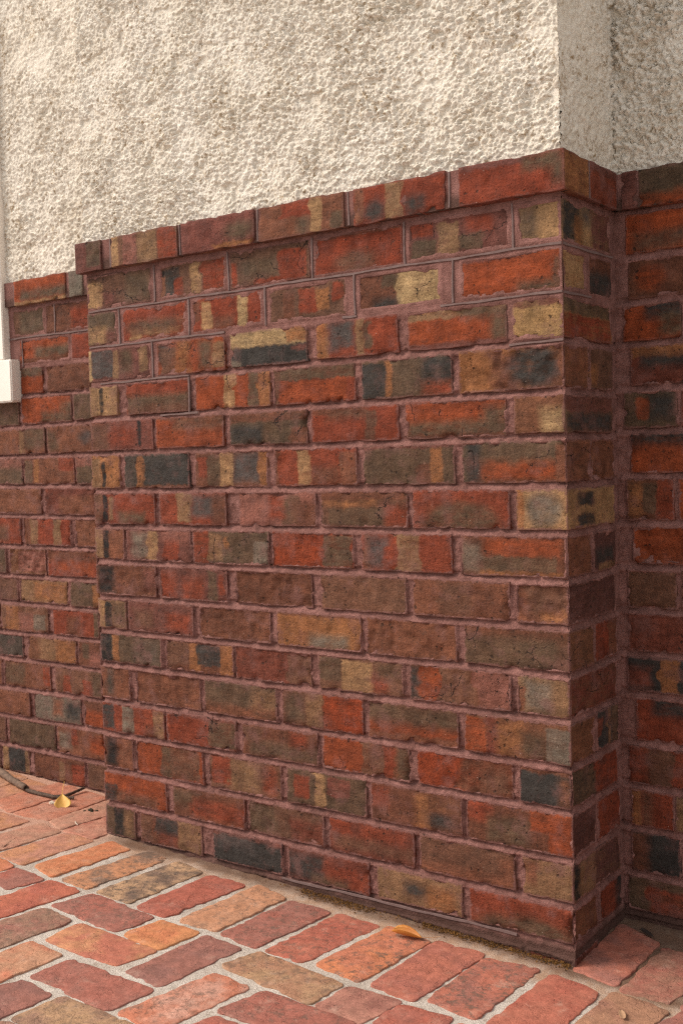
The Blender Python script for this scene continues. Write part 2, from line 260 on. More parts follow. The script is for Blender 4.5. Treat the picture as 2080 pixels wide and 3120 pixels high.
BED = {0: (0.0, 0), 1: (-0.0907, 0.0028), 2: (-0.1808, 0.0033), 3: (-0.2717, 0.0048), 4: (-0.367, -0.0001), 5: (-0.453, 0.0012), 6: (-0.5469, 0.0031), 7: (-0.6374, 0.0033), 8: (-0.7301, 0.0014), 9: (-0.8195, 0.0028), 10: (-0.9119, -0.0009), 11: (-1.0003, -0.0015), 12: (-1.0916, 0.0011), 13: (-1.1777, 0.0015), 14: (-1.2727, 0.0023), 15: (-1.3618, 0.002), 16: (-1.4415, 0.0105), 17: (-1.5455, 0)}
BED_LEFT = {0: (0.0, 0), 1: (-0.1004, -0.0041), 2: (-0.179, 0), 3: (-0.2749, -0.0038), 4: (-0.3403, 0.0109), 5: (-0.4591, -0.0037), 6: (-0.5551, -0.0057), 7: (-0.6495, -0.0077), 8: (-0.7297, 0.0006), 9: (-0.8259, -0.0016), 10: (-0.923, -0.0077), 11: (-0.9889, 0.0067), 12: (-1.0998, -0.0074), 13: (-1.158, 0.0112), 14: (-1.2542, 0.0085), 15: (-1.3645, 0), 16: (-1.4546, 0), 17: (-1.5455, 0)}
BED_RIGHT = {0: (0.0, 0), 1: (-0.0909, 0), 2: (-0.1818, 0), 3: (-0.2663, 0), 4: (-0.3581, 0), 5: (-0.4447, 0), 6: (-0.5364, 0), 7: (-0.6335, 0), 8: (-0.725, 0), 9: (-0.8153, 0), 10: (-0.9059, 0), 11: (-0.9901, 0), 12: (-1.0937, 0), 13: (-1.1848, 0), 14: (-1.2742, 0), 15: (-1.371, 0), 16: (-1.4546, 0), 17: (-1.5455, 0)}

PAL = dict(R=(.190,.038,.018), O=(.230,.048,.016), O2=(.220,.035,.010), A=(.25,.105,.042), C=(.165,.064,.036), T=(.30,.175,.085), T3=(.205,.118,.062),
 Y=(.34,.23,.115), Y2=(.32,.195,.085), G=(.088,.058,.036), G2=(.088,.070,.053), D=(.038,.034,.031), D2=(.056,.044,.035), S=(.062,.060,.058), K=(.014,.014,.014),
 B=(.118,.045,.026), B2=(.150,.064,.034), N=(.115,.057,.036), N2=(.145,.070,.043), M=(.128,.047,.037), M2=(.155,.050,.038), M3=(.090,.037,.031), P=(.215,.085,.065), RB=(.130,.036,.023), L=(.145,.125,.097))
PAVE = dict(o1=(.60,.21,.09), o2=(.57,.27,.135), tn=(.50,.33,.19), rd=(.40,.105,.07), rd2=(.36,.12,.09), rd3=(.46,.13,.075), rd4=(.45,.145,.095), pk=(.50,.24,.165),
 pk2=(.47,.27,.185), o3=(.54,.20,.12), mv=(.30,.125,.10), mv2=(.245,.115,.10), br=(.29,.18,.125), br3=(.37,.20,.12), br4=(.29,.145,.10), tn2=(.43,.28,.155), tn3=(.53,.29,.175),
 o4=(.58,.25,.10), o5=(.56,.28,.155), pp=(.60,.33,.25), pk3=(.42,.20,.15), dk=(.15,.12,.09))
PAVE['or'] = (.53,.185,.105)
PAVE = {k: tuple(.84*(c*.80+.20*m_) for c, m_ in zip(v, (.43, .20, .145))) for k, v in PAVE.items()}

# ------------------------------------------------------------------ numpy noise
def _h(ix, iy, iz, s):
    n = (ix.astype(np.int64)*374761393 + iy.astype(np.int64)*668265263 + iz.astype(np.int64)*2147483647 + s*1274126177) & 0xffffffff
    n = ((n ^ (n >> 13)) * 1274126177) & 0xffffffff
    n = ((n ^ (n >> 16)) * 2246822519) & 0xffffffff
    return ((n ^ (n >> 15)) & 0xffffff) / float(0xffffff)
def noise3(x, y, z, s=0):
    ix, iy, iz = np.floor(x), np.floor(y), np.floor(z)
    fx, fy, fz = x-ix, y-iy, z-iz
    fx, fy, fz = (t*t*(3-2*t) for t in (fx, fy, fz))
    r = 0
    for dx in (0, 1):
        for dy in (0, 1):
            for dz in (0, 1):
                w = (fx if dx else 1-fx)*(fy if dy else 1-fy)*(fz if dz else 1-fz)
                r = r + w*_h(ix+dx, iy+dy, iz+dz, s)
    return r*2-1
def noise2(x, y, s=0):
    ix, iy = np.floor(x), np.floor(y); fx, fy = x-ix, y-iy
    fx, fy = (t*t*(3-2*t) for t in (fx, fy)); z = np.zeros_like(ix); r = 0
    for dx in (0, 1):
        for dy in (0, 1):
            r = r + (fx if dx else 1-fx)*(fy if dy else 1-fy)*_h(ix+dx, iy+dy, z, s)
    return r*2-1
def fbm2(x, y, s=0, o=3):
    a, t, r = 1., 0., 0.
    for i in range(o):
        r = r + a*noise2(x*2**i, y*2**i, s+i*17); t += a; a *= .5
    return r/t
def sstep(a, b, x):
    t = np.clip((x-a)/(b-a), 0, 1); return t*t*(3-2*t)
def domes(x, y, s, keep=1.):
    """rounded pebbles: x, y in cell units"""
    ix, iy = np.floor(x), np.floor(y); z = np.zeros_like(ix); best = np.zeros_like(x)
    for dx in (-1, 0, 1):
        for dy in (-1, 0, 1):
            cx, cy = ix+dx, iy+dy
            px = cx+_h(cx, cy, z, s); py = cy+_h(cx, cy, z, s+1); rr = (.35+.5*_h(cx, cy, z, s+2))*(_h(cx, cy, z, s+3) < keep)+1e-4
            d2 = ((x-px)**2+(y-py)**2)/(rr*rr)
            best = np.maximum(best, rr*np.sqrt(np.clip(1-d2, 0, 1)))
    return best

# ------------------------------------------------------------------ object helpers
def link(name, me, mat=None, parent=None, loc=(0, 0, 0), rot=(0, 0, 0)):
    o = bpy.data.objects.new(name, me); COL.objects.link(o)
    if mat is not None: me.materials.append(mat)
    o.location = loc; o.rotation_euler = rot
    if parent is not None: o.parent = parent
    return o
def mesh(name, v, f, smooth=True):
    me = bpy.data.meshes.new(name)
    me.from_pydata(v if isinstance(v, list) else v.tolist(), [], f if isinstance(f, list) else f.tolist())
    if smooth: me.polygons.foreach_set('use_smooth', [True]*len(me.polygons))
    me.update(); return me
def empty(name, label=None, cat=None, loc=(0, 0, 0)):
    o = bpy.data.objects.new(name, None); COL.objects.link(o); o.location = loc; o.empty_display_size = .1
    if label: o['label'] = label; o['category'] = cat
    return o
def box(x0, x1, y0, y1, z0, z1):
    v = [(x, y, z) for z in (z0, z1) for y in (y0, y1) for x in (x0, x1)]
    return v, [(0, 2, 3, 1), (4, 5, 7, 6), (0, 1, 5, 4), (2, 6, 7, 3), (0, 4, 6, 2), (1, 3, 7, 5)]
def grid_faces(nu, nv, keep=None):
    i = np.arange(nu*nv).reshape(nv, nu)
    f = np.stack([i[:-1, :-1], i[:-1, 1:], i[1:, 1:], i[1:, :-1]], -1).reshape(-1, 4)
    if keep is not None:
        f = f[keep[f].any(axis=1)]
    return f
def compact(v, f):
    used = np.unique(f); m_ = np.full(len(v), -1); m_[used] = np.arange(len(used)); return v[used], m_[f]

# ------------------------------------------------------------------ materials
class NT:
    def __init__(s, mat):
        s.t = mat.node_tree if hasattr(mat, 'node_tree') else mat; s.n = s.t.nodes; s.l = s.t.links
    def node(s, typ, **kw):
        n = s.n.new(typ)
        for k, v in kw.items(): setattr(n, k, v)
        return n
    def put(s, sock, v):
        if isinstance(v, bpy.types.NodeSocket): s.l.new(v, sock)
        else: sock.default_value = v
    def math(s, op, a, b=None, c=None, clamp=False):
        n = s.node('ShaderNodeMath', operation=op, use_clamp=clamp); s.put(n.inputs[0], a)
        if b is not None: s.put(n.inputs[1], b)
        if c is not None: s.put(n.inputs[2], c)
        return n.outputs[0]
    def ramp(s, x, a, b, c=0., d=1., smooth=True):
        n = s.node('ShaderNodeMapRange', interpolation_type='SMOOTHSTEP' if smooth else 'LINEAR')
        for i, v in enumerate((x, a, b, c, d)): s.put(n.inputs[i], v)
        return n.outputs[0]
    def mix(s, f, a, b, blend='MIX'):
        n = s.node('ShaderNodeMix', data_type='RGBA', blend_type=blend); s.put(n.inputs[0], f); s.put(n.inputs[6], a); s.put(n.inputs[7], b); return n.outputs[2]
    def noise(s, v, scale, detail=3, rough=.55, w=None, out=0):
        n = s.node('ShaderNodeTexNoise'); n.noise_dimensions = '3D'; s.l.new(v, n.inputs['Vector'])
        n.inputs['Scale'].default_value = scale; n.inputs['Detail'].default_value = detail; n.inputs['Roughness'].default_value = rough
        return n.outputs[out]
    def voro(s, v, scale, feature='F1', out='Distance'):
        n = s.node('ShaderNodeTexVoronoi', feature=feature); s.l.new(v, n.inputs['Vector']); n.inputs['Scale'].default_value = scale; return n.outputs[out]
    def attr(s, name):
        return s.node('ShaderNodeAttribute', attribute_type='OBJECT', attribute_name=name)
    def bump(s, h, strength, dist, nrm=None):
        n = s.node('ShaderNodeBump'); n.inputs['Strength'].default_value = strength; n.inputs['Distance'].default_value = dist; s.l.new(h, n.inputs['Height'])
        if nrm is not None: s.l.new(nrm, n.inputs['Normal'])
        return n.outputs[0]
def material(name, rough=.85, spec=.25):
    m_ = bpy.data.materials.new(name); m_.use_nodes = True; n = NT(m_); b = n.n['Principled BSDF']
    b.inputs['Roughness'].default_value = rough; b.inputs['Specular IOR Level'].default_value = spec
    return m_, n, b
def rgba(c): return (c[0], c[1], c[2], 1.)

def patch_group():
    g = bpy.data.node_groups.new('kiln_patch', 'ShaderNodeTree'); n = NT(g)
    for nm, ty in (('u', 'NodeSocketFloat'), ('v', 'NodeSocketFloat'), ('w', 'NodeSocketFloat'), ('h', 'NodeSocketFloat'), ('box', 'NodeSocketVector'), ('v1', 'NodeSocketFloat'), ('tone', 'NodeSocketColor'), ('shape', 'NodeSocketFloat'), ('veil', 'NodeSocketFloat'), ('under', 'NodeSocketColor')):
        g.interface.new_socket(nm, in_out='INPUT', socket_type=ty)
    g.interface.new_socket('Color', in_out='OUTPUT', socket_type='NodeSocketColor')
    i = n.node('NodeGroupInput').outputs; o = n.node('NodeGroupOutput')
    sp = n.node('ShaderNodeSeparateXYZ'); n.l.new(i['box'], sp.inputs[0]); u0, u1, v0 = sp.outputs
    u, v, w, h, v1, shp = i['u'], i['v'], i['w'], i['h'], i['v1'], i['shape']
    M = n.math
    dx = M('MULTIPLY', M('MINIMUM', M('SUBTRACT', u, u0), M('SUBTRACT', u1, u)), w)
    dz = M('MULTIPLY', M('MINIMUM', M('SUBTRACT', v, v0), M('SUBTRACT', v1, v)), h)
    rect = M('SMOOTH_MIN', dx, dz, .009)
    hu = M('MAXIMUM', M('MULTIPLY', M('SUBTRACT', u1, u0), .5), .001); hv = M('MAXIMUM', M('MULTIPLY', M('SUBTRACT', v1, v0), .5), .001)
    eu = M('DIVIDE', M('SUBTRACT', u, M('ADD', u0, hu)), hu); ev = M('DIVIDE', M('SUBTRACT', v, M('ADD', v0, hv)), hv)
    rad = M('SUBTRACT', 1., M('SQRT', M('ADD', M('MULTIPLY', eu, eu), M('MULTIPLY', ev, ev))))
    ell = M('MULTIPLY', rad, M('MINIMUM', M('MULTIPLY', hu, w), M('MULTIPLY', hv, h)))
    ise = M('COMPARE', shp, 1., .25)
    d = M('ADD', M('MULTIPLY', rect, M('SUBTRACT', 1., ise)), M('MULTIPLY', ell, ise))
    soft = M('ADD', .0036, M('MULTIPLY', M('GREATER_THAN', shp, .5), .0095))
    f = n.ramp(d, M('MULTIPLY', soft, -1.), soft)
    f = M('MULTIPLY', M('MULTIPLY', f, i['veil']), M('GREATER_THAN', M('SUBTRACT', u1, u0), .0001))
    n.l.new(n.mix(f, i['under'], i['tone']), o.inputs[0])
    return g
NPATCH = 5
def brick_material():
    m_, n, b = material('kiln_flashed_brick', .85, .18); g = patch_group(); M = n.math
    tc = n.node('ShaderNodeTexCoord').outputs['Object']; sz = n.attr('size'); seed = n.attr('seed').outputs['Fac']
    so_ = n.node('ShaderNodeCombineXYZ'); 
    for k, q in enumerate((3.1, 7.7, 1.3)): n.l.new(M('MULTIPLY', seed, q), so_.inputs[k])
    va = n.node('ShaderNodeVectorMath', operation='ADD'); n.l.new(tc, va.inputs[0]); n.l.new(so_.outputs[0], va.inputs[1]); co = va.outputs[0]
    s3 = n.node('ShaderNodeSeparateXYZ'); n.l.new(sz.outputs['Vector'], s3.inputs[0]); w, h, d = s3.outputs
    p3 = n.node('ShaderNodeSeparateXYZ'); n.l.new(tc, p3.inputs[0])
    wn = n.node('ShaderNodeSeparateColor'); n.l.new(n.noise(co, 38, 5, .68, out=1), wn.inputs[0])
    wu = M('MULTIPLY', M('SUBTRACT', wn.outputs[0], .5), .022); wv = M('MULTIPLY', M('SUBTRACT', wn.outputs[1], .5), .024)
    u = M('ADD', M('ADD', M('DIVIDE', M('ADD', p3.outputs[0], wu), w), .5), M('DIVIDE', p3.outputs[1], d))
    v = M('SUBTRACT', .5, M('DIVIDE', M('ADD', p3.outputs[2], wv), h))
    c = n.attr('base').outputs['Color']
    mp = n.node('ShaderNodeMapping'); n.l.new(co, mp.inputs[0]); mp.inputs['Scale'].default_value = (22, 22, 95); stv = n.noise(mp.outputs[0], 1., 5, .65)
    mq = n.node('ShaderNodeMapping'); n.l.new(co, mq.inputs[0]); mq.inputs['Scale'].default_value = (120, 120, 22); stu = n.noise(mq.outputs[0], 1., 4, .65)
    veil = n.ramp(M('ADD', M('MULTIPLY', stv, .5), M('MULTIPLY', n.noise(co, 33, 5, .7), .5)), .34, .56, .58, 1.)
    for k in range(NPATCH):
        a = n.attr('box_%d' % k); t = n.attr('tone_%d' % k)
        q = n.node('ShaderNodeGroup'); q.node_tree = g
        for nm, s_ in (('u', u), ('v', v), ('w', w), ('h', h), ('box', a.outputs['Vector']), ('v1', a.outputs['Alpha']), ('tone', t.outputs['Color']), ('shape', t.outputs['Alpha']), ('veil', veil), ('under', c)): n.l.new(s_, q.inputs[nm])
        c = q.outputs[0]
    # firing variation, streaks and age
    old = n.attr('age').outputs['Fac']
    bw = n.node('ShaderNodeRGBToBW'); n.l.new(c, bw.inputs[0]); old = M('MULTIPLY', old, n.ramp(bw.outputs[0], .035, .075, 0.1, 1.))
    c = n.mix(M('MULTIPLY', old, n.ramp(n.noise(co, 11, 5, .65), .3, .65, .35, 1.)), c, (.150, .052, .028, 1))
    c = n.mix(1., c, n.ramp(stv, .3, .7, .74, 1.24, False), 'MULTIPLY'); c = n.mix(1., c, n.ramp(stu, .3, .7, .85, 1.14, False), 'MULTIPLY')
    scorch = M('MULTIPLY', n.ramp(n.noise(co, 62, 6, .75), .56, .68), n.ramp(n.noise(co, 12, 3), .42, .6)); c = n.mix(M('MULTIPLY', scorch, .6), c, (.045, .033, .027, 1))
    c = n.mix(1., c, n.ramp(n.noise(co, 26, 5, .65), .25, .75, .62, 1.36, False), 'MULTIPLY')
    c = n.mix(1., c, n.ramp(n.noise(co, 260, 4, .75), .3, .7, .70, 1.28, False), 'MULTIPLY')
    # mortar wash left on the arrises and in blotches
    blot = n.ramp(n.noise(co, 17, 4, .65), .50, .72); dust = n.attr('dust').outputs['Fac']
    ex = M('SUBTRACT', M('MULTIPLY', w, .5), M('ABSOLUTE', p3.outputs[0])); ez = M('SUBTRACT', M('MULTIPLY', h, .5), M('ABSOLUTE', p3.outputs[2]))
    ey = M('MINIMUM', p3.outputs[1], M('SUBTRACT', d, p3.outputs[1]))
    edge = M('SUBTRACT', 1., n.ramp(M('ADD', M('MINIMUM', M('MAXIMUM', ex, ey), ez), M('MULTIPLY', M('SUBTRACT', n.noise(co, 90, 4, .7), .5), .022)), .001, .0055))
    wash = M('MULTIPLY', M('MAXIMUM', M('MULTIPLY', edge, .85), M('MULTIPLY', blot, .55)), dust, clamp=True)
    c = n.mix(wash, c, (.200, .095, .083, 1))
    # pits, cracks, lime specks
    pit = n.math('MULTIPLY', n.ramp(n.voro(co, 170), .10, .22, 1, 0), n.ramp(n.noise(co, 40, 2), .52, .62))
    wc = n.node('ShaderNodeVectorMath', operation='MULTIPLY_ADD'); n.l.new(n.noise(co, 60, 3, out=1), wc.inputs[0]); wc.inputs[1].default_value = (.02, .02, .03); n.l.new(co, wc.inputs[2])
    cr = M('MULTIPLY', M('MULTIPLY', n.ramp(n.voro(wc.outputs[0], 12, 'DISTANCE_TO_EDGE'), .003, .010, 1, 0), n.ramp(n.noise(co, 17, 3), .52, .57)), n.attr('crack').outputs['Fac'])
    spk = M('MULTIPLY', n.ramp(n.voro(co, 80), .055, .085, 1, 0), n.ramp(n.noise(co, 30, 2), .57, .64))
    wq = n.node('ShaderNodeVectorMath', operation='MULTIPLY_ADD'); n.l.new(n.noise(co, 130, 3, out=1), wq.inputs[0]); wq.inputs[1].default_value = (.012, .012, .012); n.l.new(co, wq.inputs[2])
    gou = M('MULTIPLY', n.ramp(n.voro(wq.outputs[0], 58), .10, .20, 1, 0), n.ramp(n.noise(co, 15, 3, .6), .50, .58)); pit = M('MAXIMUM', pit, gou)
    scf = M('MULTIPLY', n.ramp(n.noise(co, 75, 6, .8), .60, .70), n.ramp(n.noise(co, 10, 3), .46, .62)); c = n.mix(M('MULTIPLY', scf, .45), c, (.30, .155, .115, 1))
    c = n.mix(M('MULTIPLY', pit, .75), c, (.03, .02, .015, 1)); c = n.mix(M('MULTIPLY', cr, .9), c, (.018, .012, .01, 1)); c = n.mix(M('MULTIPLY', spk, .7), c, (.50, .40, .33, 1))
    n.l.new(c, b.inputs['Base Color'])
    ht = M('SUBTRACT', M('ADD', M('MULTIPLY', n.noise(co, 110, 7, .75), 1.), M('MULTIPLY', n.noise(co, 300, 4, .7), .55)), M('ADD', M('MULTIPLY', pit, .6), M('MULTIPLY', cr, 1.4)))
    n.l.new(n.bump(ht, 1., .0050), b.inputs['Normal'])
    n.l.new(n.ramp(n.noise(co, 30, 3), .3, .7, .68, .95, False), b.inputs['Roughness'])
    return m_
def mortar_material(name, ca, cb, dirt, scale=1.):
    m_, n, b = material(name, .92, .15); M = n.math
    co = n.node('ShaderNodeTexCoord').outputs['Object']
    c = n.mix(n.ramp(n.noise(co, 22, 5, .65), .32, .68), rgba(ca), rgba(cb))
    c = n.mix(1., c, n.ramp(n.noise(co, 380*scale, 3, .75), .3, .7, .62, 1.38, False), 'MULTIPLY')
    c = n.mix(M('MULTIPLY', n.ramp(n.noise(co, 9, 5, .7), .50, .72), .6), c, rgba(dirt))
    spk = n.ramp(n.voro(co, 240*scale), .06, .12, 1, 0); c = n.mix(M('MULTIPLY', spk, M('MULTIPLY', n.ramp(n.noise(co, 60, 2), .55, .62), .6)), c, (.6, .5, .43, 1))
    n.l.new(c, b.inputs['Base Color'])
    n.l.new(n.bump(M('ADD', n.noise(co, 300*scale, 4, .75), M('MULTIPLY', n.voro(co, 420*scale), .5)), .9, .0022), b.inputs['Normal'])
    return m_
def roughcast_material():
    m_, n, b = material('cream_roughcast', .93, .15); M = n.math
    co = n.node('ShaderNodeTexCoord').outputs['Object']
    c = n.mix(n.ramp(n.noise(co, 7, 5, .6), .3, .7), (.755, .705, .625, 1), (.69, .632, .54, 1))
    c = n.mix(n.ramp(n.noise(co, 3.2, 3, .5), .5, .72), c, (.76, .70, .61, 1))
    c = n.mix(M('MULTIPLY', M('MULTIPLY', n.ramp(n.noise(co, 85, 4, .7), .50, .66), n.ramp(n.noise(co, 8, 4, .65), .40, .60)), .9), c, (.31, .215, .115, 1))
    c = n.mix(M('MULTIPLY', n.ramp(n.noise(co, 30, 5, .7), .60, .72), .7), c, (.36, .255, .15, 1))
    c = n.mix(1., c, n.ramp(n.noise(co, 330, 3, .7), .3, .7, .84, 1.14, False), 'MULTIPLY')
    n.l.new(c, b.inputs['Base Color'])
    n.l.new(n.bump(M('ADD', n.noise(co, 230, 5, .7), M('MULTIPLY', n.noise(co, 620, 3, .7), .4)), .9, .003), b.inputs['Normal'])
    return m_
def paver_material():
    m_, n, b = material('worn_paving_brick', .86, .22); M = n.math
    tc = n.node('ShaderNodeTexCoord').outputs['Object']; seed = n.attr('seed').outputs['Fac']
    so_ = n.node('ShaderNodeCombineXYZ')
    for k, q in enumerate((2.3, 5.9, 3.7)): n.l.new(M('MULTIPLY', seed, q), so_.inputs[k])
    va = n.node('ShaderNodeVectorMath', operation='ADD'); n.l.new(tc, va.inputs[0]); n.l.new(so_.outputs[0], va.inputs[1]); co = va.outputs[0]
    c = n.mix(n.ramp(n.noise(co, 14, 5, .62), .40, .66), n.attr('tone_a').outputs['Color'], n.attr('tone_b').outputs['Color'])
    c = n.mix(1., c, n.ramp(n.noise(co, 45, 5, .7), .28, .72, .70, 1.28, False), 'MULTIPLY')
    c = n.mix(1., c, n.ramp(n.noise(co, 300, 3, .75), .3, .7, .78, 1.2, False), 'MULTIPLY')
    st = n.attr('stain').outputs['Fac']
    c = n.mix(M('MULTIPLY', n.ramp(n.noise(co, 60, 6, .75), .50, .62), st), c, (.115, .085, .066, 1))
    pit = M('MULTIPLY', n.ramp(n.voro(co, 130), .10, .24, 1, 0), n.ramp(n.noise(co, 28, 3), .52, .64)); c = n.mix(M('MULTIPLY', pit, .7), c, (.10, .055, .04, 1))
    # pale dust trodden into the surface
    c = n.mix(M('MULTIPLY', n.ramp(n.noise(co, 20, 5, .7), .54, .78), .38), c, (.60, .42, .33, 1))
    spk = M('MULTIPLY', n.ramp(n.voro(co, 70), .03, .05, 1, 0), n.ramp(n.noise(co, 25, 2), .6, .66)); c = n.mix(M('MULTIPLY', spk, .7), c, (.66, .58, .5, 1))
    n.l.new(c, b.inputs['Base Color'])
    wc = n.node('ShaderNodeVectorMath', operation='MULTIPLY_ADD'); n.l.new(n.noise(co, 60, 3, out=1), wc.inputs[0]); wc.inputs[1].default_value = (.02, .02, .02); n.l.new(co, wc.inputs[2])
    cr = M('MULTIPLY', n.ramp(n.voro(wc.outputs[0], 55, 'DISTANCE_TO_EDGE'), .02, .07, 1, 0), n.ramp(n.noise(co, 16, 3), .48, .6))
    h_ = M('SUBTRACT', M('ADD', n.noise(co, 110, 6, .7), M('MULTIPLY', n.noise(co, 380, 3, .6), .3)), M('ADD', M('MULTIPLY', pit, .7), M('MULTIPLY', cr, .45)))
    n.l.new(n.bump(h_, .8, .0024), b.inputs['Normal'])
    return m_
def plain(name, ca, cb, scale=40, rough=.6, spec=.3, bump=.0004):
    m_, n, b = material(name, rough, spec); co = n.node('ShaderNodeTexCoord').outputs['Object']
    n.l.new(n.mix(n.ramp(n.noise(co, scale, 4, .65), .3, .7), rgba(ca), rgba(cb)), b.inputs['Base Color'])
    n.l.new(n.bump(n.noise(co, scale*4, 4, .6), .6, bump), b.inputs['Normal']); return m_

MB = brick_material()
MM = mortar_material('mauve_mortar', (.248, .121, .105), (.150, .069, .058), (.080, .042, .035))
def splash_dirt(m_):
    n = NT(m_); b = n.n['Principled BSDF']; c0 = b.inputs['Base Color'].links[0].from_socket; co = n.node('ShaderNodeTexCoord').outputs['Object']
    s = n.node('ShaderNodeSeparateXYZ'); n.l.new(co, s.inputs[0]); z = n.math('ADD', s.outputs[2], n.math('MULTIPLY', n.math('SUBTRACT', n.noise(co, 18, 5, .7), .5), .05))
    n.l.new(n.mix(n.math('MULTIPLY', n.ramp(z, .016, .040, 1, 0), .8), c0, (.060, .034, .026, 1)), b.inputs['Base Color'])
splash_dirt(MM)
MR = roughcast_material()
MP = paver_material()
MG = mortar_material('grey_paving_mortar', (.56, .50, .44), (.47, .41, .355), (.33, .27, .215), .8)
ML = plain('pointing_lime', (.175, .120, .113), (.130, .083, .077), 60, .85, .2, .0006)
MW = plain('white_paint', (.80, .755, .70), (.74, .69, .63), 8, .45, .4, .0003)
MGL = plain('dark_glass', (.03, .035, .04), (.03, .035, .04), 3, .06, .5, 0)

# ------------------------------------------------------------------ bricks
RND = random.Random(7)
PLACED = {}
def brick_mesh(w, h, d, seed, rough=0., back=False):
    e = .0015
    def ax(L, step, two=True):
        n_ = max(2, int(round((L-2*e)/step))); a = np.concatenate([[0], np.linspace(e, L-e, n_+1), [L]]); return a
    X = ax(w, .0105 if rough < .5 else .0062)-w/2; Zs = ax(h, .0105 if rough < .5 else .0062)-h/2
    Ys = np.concatenate([[0, e], np.linspace(.02, d, max(2, int(d/.028)))])
    nx, ny, nz = len(X), len(Ys), len(Zs); idx = -np.ones((nx, ny, nz), int); V = []
    for i in range(nx):
        for j in range(ny):
            for k in range(nz):
                if i in (0, nx-1) or j == 0 or k in (0, nz-1): idx[i, j, k] = len(V); V.append((X[i], Ys[j], Zs[k]))
    F = []
    for i in range(nx-1):
        for k in range(nz-1): F.append((idx[i, 0, k], idx[i+1, 0, k], idx[i+1, 0, k+1], idx[i, 0, k+1]))
        for j in range(ny-1):
            F.append((idx[i, j, 0], idx[i, j+1, 0], idx[i+1, j+1, 0], idx[i+1, j, 0])); t = nz-1
            F.append((idx[i, j, t], idx[i+1, j, t], idx[i+1, j+1, t], idx[i, j+1, t]))
    for k in range(nz-1):
        for j in range(ny-1):
            F.append((idx[0, j, k], idx[0, j, k+1], idx[0, j+1, k+1], idx[0, j+1, k])); t = nx-1
            F.append((idx[t, j, k], idx[t, j+1, k], idx[t, j+1, k+1], idx[t, j, k+1]))
    V = np.array(V); P = V.copy(); x, y, z = V.T; o = seed*1.37
    # soften the arrises
    fx = np.abs(x) > w/2-1e-5; fz = np.abs(z) > h/2-1e-5; fy = y < 1e-6
    for a_, b_ in ((fx, fz), (fx, fy), (fz, fy)):
        m_ = a_ & b_
        if a_ is fx: P[m_, 0] -= np.sign(x[m_])*e*.3
        if b_ is fz or a_ is fz: P[m_, 2] -= np.sign(z[m_])*e*.3
        if b_ is fy: P[m_, 1] += e*.3
    # wavering outline and chipped edges
    g = lambda s, f: noise3(x*f+o, y*f+s*9.1, z*f-o, 11+s)
    ed = np.minimum(np.minimum(w/2-np.abs(x), h/2-np.abs(z)), 1)
    P[:, 2] += np.where(np.abs(z) > h/2-.004, g(1, 30)*.0021+g(2, 120)*.0008, 0)
    P[:, 0] += np.where(np.abs(x) > w/2-.004, g(3, 36)*.0018+g(4, 120)*.0008, 0)
    chip = np.clip(g(5, 66)-.27, 0, 1)*.019*np.clip(1-ed/.010, 0, 1)
    P[:, 1] += np.where(y < .012, chip, 0); P[:, 2] -= np.sign(z)*chip*.7*(np.abs(z) > h/2-.009); P[:, 0] -= np.sign(x)*chip*.6*(np.abs(x) > w/2-.009)
    face = (y < .004)*np.clip(ed/.006, 0.2, 1)
    P[:, 1] += face*(g(6, 22)*.0012+g(7, 75)*.0008+np.clip(g(13, 50)-.30, 0, 1)*.010)
    if rough > 0:
        rr = g(8, 42)*.6+g(9, 95)*.5+g(10, 210)*.35
        P[:, 1] += face*(rough*.0018+rr*.0034*rough)
    sx = (x > w/2-.003)*np.clip(ed*0+1, 0, 1); P[:, 0] += sx*(g(12, 60)*.0006)
    return mesh('brick', P, F)
def parse(base, patches):
    t = base.split(','); rough = 0.; crack = 0.
    for q in t[1:]:
        if q.startswith('r'): rough = float(q[1:])
        if q == 'k': crack = 1.
    ps = []
    for q in (patches.split(';') if patches else []):
        a = q.split(); ps.append(([float(v) for v in a[:4]], a[4], {'e': 1., 's': 2.}.get(a[5] if len(a) > 5 else '', 0.)))
    return t[0], rough, crack, ps[:NPATCH]
def set_brick(o, w, h, d, base, crack, ps, dust):
    o['size'] = [w, h, d]; o['seed'] = RND.random()*10; o['crack'] = crack; o['dust'] = dust; o['age'] = min(.30, max(.08, (dust-.3)*.5))
    j = 1+RND.uniform(-.07, .07); o['base'] = [c*j for c in PAL[base]]
    for k in range(NPATCH):
        if k < len(ps):
            (u0, u1, v0, v1), c, sh = ps[k]; o['box_%d' % k] = [u0, u1, v0, v1]; o['tone_%d' % k] = list(PAL[c])+[sh]
        else: o['box_%d' % k] = [0., 0., 0., 0.]; o['tone_%d' % k] = [.1, .1, .1, 0.]
def lay(parent, name, xc, yf, zc, w, h, d, base, patches, dust, rotz=0., tilt=0., jit=.0016):
    b_, rough, crack, ps = parse(base, patches)
    o = link(name, brick_mesh(w, h, d, RND.random()*50, rough), MB, parent, (xc, yf+RND.uniform(-jit, jit), zc+Z0), (0, -tilt, rotz))
    set_brick(o, w, h, d, b_, crack, ps, dust); return o

pier = empty('brick_pier', 'tall multicoloured brick pier with cream roughcast top, standing forward in the middle', 'brick pier')
pier['kind'] = 'thing'
left = empty('house_wall', 'recessed house wall left of the pier, with the corner of a white window', 'house wall')
right = empty('house_wall', 'recessed house wall in deep shade right of the pier', 'house wall')

